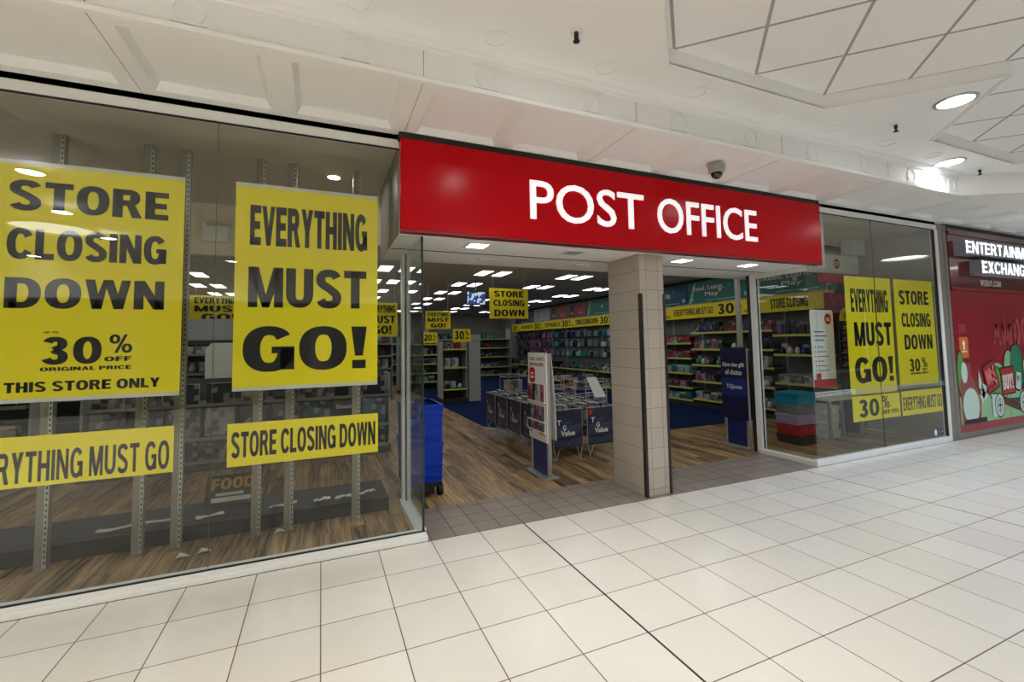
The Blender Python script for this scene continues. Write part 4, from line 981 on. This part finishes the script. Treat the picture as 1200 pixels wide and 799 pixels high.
# -------- free-standing gondolas facing the entrance
def gondola(label, x0, x1, y0, y1, h, levels, end=None, header=None, group='free-standing shelf gondolas', strip='strip'):
    t = thing('shelf_gondola', label, 'shelf unit', ((x0+x1)/2, (y0+y1)/2, 0), group)
    MB().box(x0, x1, y0, y1, 0.0045, .11, M['dark']).build('plinth', t)
    MB().box(x0, x1, y1-.03, y1, .11, h, M['peg']).build('back_panel', t)
    for x in (x0, x1-.025): MB().box(x, x+.025, y0+.05, y1-.03, .11, h, M['grey_panel']).build('end_panel', t)
    for z in levels:
        s = MB().box(x0+.03, x1-.03, y0, y1-.03, z-.022, z, M['shelf']).build('shelf', t)
        MB().box(x0+.03, x1-.03, y0-.01, y0, z-.034, z+.006, M[strip]).build('price_strip', s)
    if header: MB().box(x0, x1, y0+.1, y0+.12, header[0], header[1], M['grey_panel']).build('header_panel', t)
    return t
def stock(where, x0, x1, y, levels, kinds, cs, group, gap=.3, step=None):
    for j, z in enumerate(levels):
        x = x0+.05; n = 0; cc = cs[j % len(cs)].split(); kind = kinds[j % len(kinds)]
        while n < 16:
            w = {'box': .2, 'bag': .17, 'toy': .15, 'card': .15, 'book': .17}[kind]*random.choice((.9, 1., 1.12)); c = random.choice(cc)
            if x+w > x1-.04: break
            h = min(gap, {'box': .17, 'bag': .26, 'toy': .2, 'card': .26, 'book': .25}[kind]); n += 1
            put(kind, c, x+w/2, y, z, w-.012, {'book': .03}.get(kind, .13), h, 0, '%s %s, %s from left, %s shelf of %s' % (c, KN[kind], ORD[n-1], LEVN[len(levels)][j] if len(levels) > 1 else 'only', where), group, random.choice(cc))
            x += w+random.choice((.01, .03))
lv = [1.42, .93, .36]
gondola('shelf gondola with 30 PERCENT sign in the middle of the shop', 2.95, 3.64, 8.0, 8.6, 1.62, lv); stock('the middle gondola', 2.98, 3.62, 8.12, lv, ['box', 'book', 'toy'], ['white red grey', 'white pink cream', 'black white mint'], 'goods on the middle gondola')
P_ = sroot('column_2', 'pale grey clad pillar standing beside the middle gondola', 'column', (3.84, 8.2, 0)); MB().box(3.68, 4.0, 8.0, 8.5, .004, 1.80, M['grey_panel']).build('shaft', P_); MB().box(3.66, 4.02, 7.98, 8.52, 1.62, 1.645, M['steel']).build('band', P_)
lv = [1.56, 1.22, .92, .62, .34]
gondola('tall shelf gondola with 20 PERCENT sign far back on the left', 2.3, 3.6, 11.0, 11.6, 1.8, lv); stock('the far left gondola', 2.8, 3.6, 11.12, lv, ['toy', 'book', 'box', 'toy', 'box'], ['black red white', 'brown cream black', 'navy brown grey', 'black green red', 'mint teal white'], 'goods on the far gondola', .22)
def small_sign(x0, x1, y, z0, z1, num, label):
    t = thing('sale_sign', label, 'sign', ((x0+x1)/2, y, z0)); MB().box(x0, x1, y, y+.004, z0, z1, M['yellow']).build('sheet', t)
    L = MB(); pl = Plane((x0, y, z0)); W, H = x1-x0, z1-z0
    pl.fill(L, word(num, .08*W, .62*W, .2*H, .85*H)+word('%', .7*W, .9*W, .5*H, .85*H)+word('OFF', .7*W, .9*W, .22*H, .36*H), M['ink'], .004); L.build('lettering', t)
    MB().box(x0+W*.1, x0+W*.13, y+.004, y+.02, z0-.05, z1, M['steel']).build('bracket', t)
small_sign(3.23, 3.72, 7.97, 1.60, 1.95, '30', 'yellow 30 PERCENT sign on top of the middle gondola'); small_sign(3.05, 3.52, 10.96, 1.60, 1.94, '20', 'yellow 20 PERCENT sign on top of the far left gondola')
tag(MB().box(3.56, 4.1, 11.0, 11.03, 1.62, 1.95, M['grey_panel']).build('header_panel'), 'plain grey header panel right of the 20 PERCENT sign', 'panel') if False else None

lv = [1.75, 1.35, .95, .5, .16]
gondola('tall shelf run along the back wall right of the grey pillar', 4.2, 8.0, 15.3, 15.9, 2.2, lv); stock('the back-wall run', 4.25, 7.6, 15.42, lv, ['card', 'card', 'toy', 'box', 'box'], ['black grey teal', 'purple navy red', 'grey black teal', 'white grey blue', 'grey brown black'], 'goods on the back wall run', .28)
lv = [1.6, 1.2, .8, .4]
gondola('tall shelf run along the back wall left of the grey pillar', -.6, 3.9, 14.3, 14.9, 2.1, lv); stock('the left back-wall run', 1.5, 3.85, 14.42, lv, ['book', 'toy', 'box', 'box'], ['brown grey navy', 'black red grey', 'grey white teal', 'grey black brown'], 'goods on the left back wall run', .28)

# -------- hanging signs and the screen
def hanging_sign(x0, x1, y, z0, z1, lines, label):
    t = thing('hanging_sign', label, 'sign', ((x0+x1)/2, y, z0)); MB().box(x0, x1, y, y+.004, z0, z1, M['yellow']).build('sheet', t)
    pl = Plane((x0, y, z0)); W, H = x1-x0, z1-z0; w = MB()
    for s_, a, b_, c, d in lines: L = MB(); pl.fill(L, word(s_, a*W, b_*W, c*H, d*H), M['ink'], .003); L.build('lettering', t)
    for x in (x0+.1*W, x1-.1*W): w.tube((x, y+.002, z1), (x, y+.002, 3.0), .003, M['wire'], 5)
    w.build('cord', t)
SCD = [('STORE', .12, .88, .72, .92), ('CLOSING', .10, .90, .42, .62), ('DOWN', .12, .90, .08, .30)]; EMG = [('EVERYTHING', .08, .92, .70, .92), ('MUST', .08, .92, .40, .62), ('GO!', .2, .8, .08, .32)]
hanging_sign(3.18, 4.06, 5.0, 2.06, 2.69, SCD, 'yellow STORE CLOSING DOWN sign hanging from the shop ceiling')
hanging_sign(2.29, 2.90, 7.0, 1.92, 2.35, EMG, 'yellow EVERYTHING MUST GO! sign hanging above the 20 PERCENT gondola')
hanging_sign(-2.75, -1.6, 8.5, 2.14, 2.76, EMG, 'yellow EVERYTHING MUST GO! sign hanging between the two window posters')
hanging_sign(.72, 1.25, 4.5, 1.70, 2.30, EMG, 'yellow EVERYTHING MUST GO! sign hanging behind the left doorway edge')
t = thing('ceiling_screen', 'small lit screen hanging from the shop ceiling', 'screen', (3.23, 6.0, 2.42))
MB().box(3.0, 3.46, 6.0, 6.06, 2.42, 2.74, M['black']).build('case', t, .006)
n_ = NT('screen picture'); v_, o_ = n_.xyz(); nz = n_.noise(v_, 9, 3)
cr = n_.mix(n_.math('GREATER_THAN', nz, .52), lin((30, 60, 120)), lin((190, 205, 225))); n_.link(cr, n_.b.inputs['Emission Color']); n_.b.inputs['Emission Strength'].default_value = .8; n_.link(cr, n_.b.inputs['Base Color'])
MB().box(3.02, 3.44, 5.995, 6.0, 2.44, 2.72, n_.m).build('picture', t); MB().tube((3.23, 6.03, 2.74), (3.23, 6.03, 3.0), .015, M['steel']).build('pole', t)

# -------- left side of the shop seen through the big window
lv = [.84, .42, .13]
gondola('low book gondola standing behind the left display window', -2.6, .95, 3.2, 3.8, 1.14, lv, strip='steel')
for j, (zz_, cs_, hh) in enumerate(((.84, 'brown grey navy black cream grey brown black navy', .25), (.42, 'grey navy brown white black grey teal navy teal', .36), (.13, 'lilac grey navy brown grey black lilac grey navy', .22))):
    for k, c in enumerate(cs_.split()):
        bk = put('book', c, -2.36+.385*k, 3.30, zz_, .33 if j == 1 else .30, .04, hh, 0, '%s large book facing out, %s from left, %s shelf of the low gondola' % (c, ORD[k], ('top', 'middle', 'bottom')[j]), 'large books on the low gondola')
        if j == 1 and k == 7: L = MB(); btext(L, Plane((0, 3.278, 0)), 'Bitesize', .20, .46, .66, .72, M['white'], off=.01, d=.001); L.build('cover_title', bk)
t = thing('display_board', 'white round-cornered board standing on the low book gondola', 'board', (-1.2, 3.62, 1.14))
MB().prism([(-1.45, 1.12+.02), (-.95, 1.14), (-.95, 1.62), (-1.38, 1.62), (-1.45, 1.54)], 3.62, 3.66, M['white'], 'y').build('panel', t)
lv = [1.45, 1.1, .75, .4]
gondola('tall gondola with a pale header panel at the left of the shop', -4.2, -.9, 6.0, 6.6, 1.7, lv, header=(1.70, 2.09), strip='steel'); stock('the pale headed gondola', -2.6, -.95, 6.12, lv, ['box', 'toy', 'book', 'box'], ['black white brown', 'grey navy white', 'brown cream grey', 'grey white black'], 'goods on the pale headed gondola', .26)
lv = [1.6, 1.25, .9, .5]
gondola('tall dark shelf gondola far back behind the left window', -1.0, 1.9, 9.6, 10.2, 1.9, lv, strip='steel'); stock('the far dark gondola', -.95, 1.85, 9.72, lv, ['toy', 'box', 'book', 'box'], ['red white teal', 'teal grey black', 'white red navy', 'grey white blue'], 'goods on the far dark gondola', .28)
gondola('tall shelf gondola along the far left of the shop', -5.6, -3.2, 3.6, 4.2, 1.7, [1.3, .9, .5], strip='steel'); stock('the far-left gondola', -5.5, -3.25, 3.72, [1.3, .9, .5], ['box', 'book', 'box'], ['grey black white', 'navy brown grey', 'black white cream'], 'goods on the far-left gondola')
tag(MB().box(1.05, 1.2, 4.2, 4.3, 1.15, 1.62, S['red']).build('red_panel'), 'x', 'panel') if False else None
# slotted display uprights
up_ = None
ux = [-1.81, -1.265, -1.025, -.485, -.243, .295]
un = 'leftmost slotted upright, under the STORE CLOSING DOWN poster|second slotted upright from the left in the window|third slotted upright, left of the glass joint|fourth slotted upright, right of the glass joint|fifth slotted upright behind EVERYTHING MUST GO! poster|rightmost slotted upright, nearest the entrance'.split('|')
for x, lab in zip(ux, un):
    if up_ is None:
        up_ = thing('display_upright', lab, 'post', (x, .69, 0), 'slotted uprights in the left window')
        m = MB(); m.box(x-.035, x+.035, .665, .72, .006, 3.17, M['steel']); m.build('post', up_, .003)
        m = MB(); m.box(x+.012, x+.034, .6615, .665, .02, 3.15, M['silver'])
        for i in range(78): m.box(x+.019, x+.027, .6605, .6616, .05+.04*i, .068+.04*i, M['black'])
        m.build('slotted_strip', up_); MB().box(x-.05, x+.05, .645, .74, .004, .012, M['steel']).build('foot', up_)
    else: dup(up_, (x, .69, 0), lab)
# low plinth and scraps left in the window
t = thing('display_plinth', 'low dark plinth left on the floor of the left window', 'plinth', (-1, 1.1, 0)); MB().box(-2.6, .60, .82, 1.42, 0.0, .12, M['dark']).build('body', t, .004); MB().box(-2.6, .60, .80, .82, .10, .128, M['bronze']).build('front_edge', t)
random.seed(3)
SCR = [(.02, .95, .14, .07, .1, 'left of the rightmost upright'), (.22, .93, .18, .06, -.2, 'behind the rightmost upright'), (.42, .97, .15, .05, .3, 'at the right end of the plinth'), (-.30, .93, .22, .05, .15, 'behind the fifth upright'), (-1.35, .95, .5, .05, .04, 'long and crumpled at the left'), (-.85, .93, .2, .06, .2, 'behind the glass joint')]
for x, y, w, d, a, where in SCR:
    m = MB(); n = 6; vs = []
    for i in range(n+1):
        u = -w/2+w*i/n; zz_ = .134+.018*random.random()
        for q in (-d/2, d/2): vs.append((x+u*math.cos(a)-q*math.sin(a), y+u*math.sin(a)+q*math.cos(a), zz_+.012*random.random()))
    vs += [(a_, b_, c_-.004) for a_, b_, c_ in vs]; k0 = 2*(n+1)
    fs = [(2*i, 2*i+2, 2*i+3, 2*i+1) for i in range(n)]+[(k0+2*i, k0+2*i+1, k0+2*i+3, k0+2*i+2) for i in range(n)]+[(2*i, k0+2*i, k0+2*i+2, 2*i+2) for i in range(n)]+[(2*i+1, 2*i+3, k0+2*i+3, k0+2*i+1) for i in range(n)]
    tag(m.mesh(vs, fs, M['paper']).build('paper_scrap'), 'torn white paper strip on the plinth, '+where, 'paper', 'paper scraps on the plinth')
for x, y, where in ((-.80, .5, 'near the glass joint'), (-.93, .47, 'left of the glass joint'), (-.3, .66, 'between fourth and fifth uprights')):
    m = MB(); vs = [(x-.05, y, .006), (x, y-.03, .03), (x+.05, y+.01, .008), (x+.01, y+.03, .025), (x-.02, y+.01, .045)]
    tag(m.mesh(vs, [(0, 1, 4), (1, 2, 4), (2, 3, 4), (3, 0, 4), (0, 3, 2, 1)], M['paper']).build('paper_scrap'), 'small crumpled white scrap on the window floor, '+where, 'paper', 'crumpled scraps on the floor')
t = thing('magazine', 'magazine with orange FOOD lettering leaning on the plinth', 'magazine', (-.73, 1.25, .13)); ca, sa = math.cos(.5), math.sin(.5)
pz = Plane((-.95, 1.2, .134), (1, 0, 0), (0, sa, ca)); m = MB(); pz.slab(m, R_(0, 0, .42, .27), M['dark'], -.012, 0); m.build('cover', t)
L = MB(); pz.fill(L, word('FOOD', .04, .38, .14, .24), flat('ochre ink', (206, 156, 60), .5), .001); L.build('lettering', t)
L = MB(); pz.fill(L, [R_(.05, .03, .36, .07), R_(.08, .085, .3, .11)], M['paper'], .001); L.build('cover_print', t)

# -------- behind the right window
z = 0.006
for c, h, w, lab in (('black', .125, .40, 'black storage box at the bottom of the coloured stack'), ('red', .155, .38, 'red storage box, second from bottom of the coloured stack'), ('lilac', .15, .42, 'lilac storage box in the middle of the coloured stack'), ('grey', .14, .37, 'grey storage box, fourth in the coloured stack'), ('teal', .17, .42, 'bright blue storage box on top of the coloured stack')):
    m_ = S[c] if c != 'teal' else flat('cyan plastic', (20, 140, 184), .4)
    t = thing('storage_box', lab, 'box', (6.53, .93, z), 'coloured storage boxes')
    MB().box(6.53-w/2+.01, 6.53+w/2-.01, .76, 1.12, z, z+h-.045, m_).build('body', t, .008); MB().box(6.53-w/2, 6.53+w/2, .75, 1.13, z+h-.045, z+h, m_).build('lid', t, .008); z += h+.001
z = .006
for k, (w, dx) in enumerate(((.30, .02), (.34, -.02), (.28, .03), (.34, 0))):
    t = thing('carton', 'white carton, %s in the pale stack under the desk' % ('bottom', 'second', 'third', 'top')[k], 'box', (7.22+dx, 1.0, z), 'white cartons')
    MB().box(7.22+dx-w/2, 7.22+dx+w/2, .85, 1.14, z, z+.118, M['white']).build('body', t, .004); MB().box(7.22+dx-w/2-.006, 7.22+dx+w/2+.006, .844, 1.146, z+.085, z+.121, M['paper']).build('lid', t, .003); z += .124
t = thing('white_desk', 'white desk standing behind the right window posters', 'desk', (7.36, .88, 0)); MB().box(6.95, 7.78, .70, 1.05, .60, .635, M['white']).build('top', t, .004)
for x in (6.97, 7.72):
    for y in (.72, .99): MB().box(x, x+.04, y, y+.04, .006, .60, M['silver']).build('leg', t)
t = thing('pale_blue_bin', 'pale blue waste bin behind the desk right of the cartons', 'bin', (7.60, 1.25, 0.006)); MB().lathe([(.001, .004), (.12, .004), (.15, .26), (.155, .265), (.14, .26), (.112, .012), (.001, .012)], (7.60, 1.25, .004), flat('pale blue plastic', (140, 178, 200), .4), 24).build('body', t)
MB().lathe([(.15, .255), (.162, .258), (.162, .272), (.15, .272)], (7.60, 1.25, .004), S['blue'], 24).build('rim', t)
t = thing('counter_pelmet', 'white pelmet with a red roundel over the counter behind the right window', 'sign', (7.9, 1.05, 2.60)); MB().box(7.25, 8.48, 1.04, 1.10, 2.61, 2.92, M['white']).build('board', t)
m = MB(); pl = Plane((0, 1.04, 0)); pl.fill(m, [ell(7.88, 2.77, .075, .085)], M['po_red'], .002); pl.fill(m, [R_(7.83, 2.78, 7.93, 2.80), R_(7.83, 2.74, 7.93, 2.76)], M['white'], .003); m.build('red_roundel', t)
MB().box(7.45, 8.48, 1.03, 1.08, 2.45, 2.605, M['po_red']).build('red_band', t); MB().box(8.12, 8.48, .93, 1.1, 2.93, 3.165, M['white']).build('duct', t)
t = thing('magenta_board', 'dark magenta board with a W hanging behind the pelmet', 'board', (8.04, 1.165, 1.6)); MB().box(7.72, 8.36, 1.15, 1.18, 1.6, 2.30, M['magenta']).build('panel', t)
L = MB(); Plane((0, 1.15, 0)).fill(L, word('W', 7.8, 8.3, 2.06, 2.27), M['ex_ghost'], .002); L.build('lettering', t); w = MB()
for x in (7.8, 8.28): w.tube((x, 1.165, 2.30), (x, 1.165, 3.165), .004, M['wire'])
w.build('cord', t)
t = thing('dome_topped_rack', 'dark rack with a yellow dome sign left of the right window posters', 'rack', (8.03, 1.0, 0))
MB().box(7.84, 8.22, 1.03, 1.06, .006, 1.82, M['dark']).build('back_panel', t); m = MB(); m.prism([(7.86, 1.82)]+[(8.03+.17*math.cos(math.pi-a*math.pi/14), 1.82+.22*math.sin(a*math.pi/14)) for a in range(15)]+[(8.20, 1.82)], 1.03, 1.04, M['yellow'], 'y'); m.build('yellow_dome', t)
m = MB(); pl = Plane((0, 1.03, 0)); pl.fill(m, [ell(8.03, 1.96, .03, .03), R_(7.95, 1.89, 8.11, 1.91), R_(7.97, 1.86, 8.09, 1.875)], M['ink'], .002); pl.fill(m, [R_(7.93, 1.72, 8.13, 1.735), R_(7.93, 1.69, 8.13, 1.70)], M['white'], .002); m.build('printing', t)
for z_ in (1.5, 1.3, 1.1): MB().box(7.85, 8.21, 0.94, 1.03, z_-.015, z_, M['steel']).build('tier', t)
for j, z_ in enumerate((1.5, 1.3, 1.1)):
    for k, c in enumerate(('red', 'orange', 'brown')): put('card', c, 7.91+.12*k, 0.98, z_, .10, .05, .16, 0, '%s packet, %s from left, %s tier of the dome-topped rack' % (c, ORD[k], ('top', 'middle', 'bottom')[j]), 'packets on the dome-topped rack')
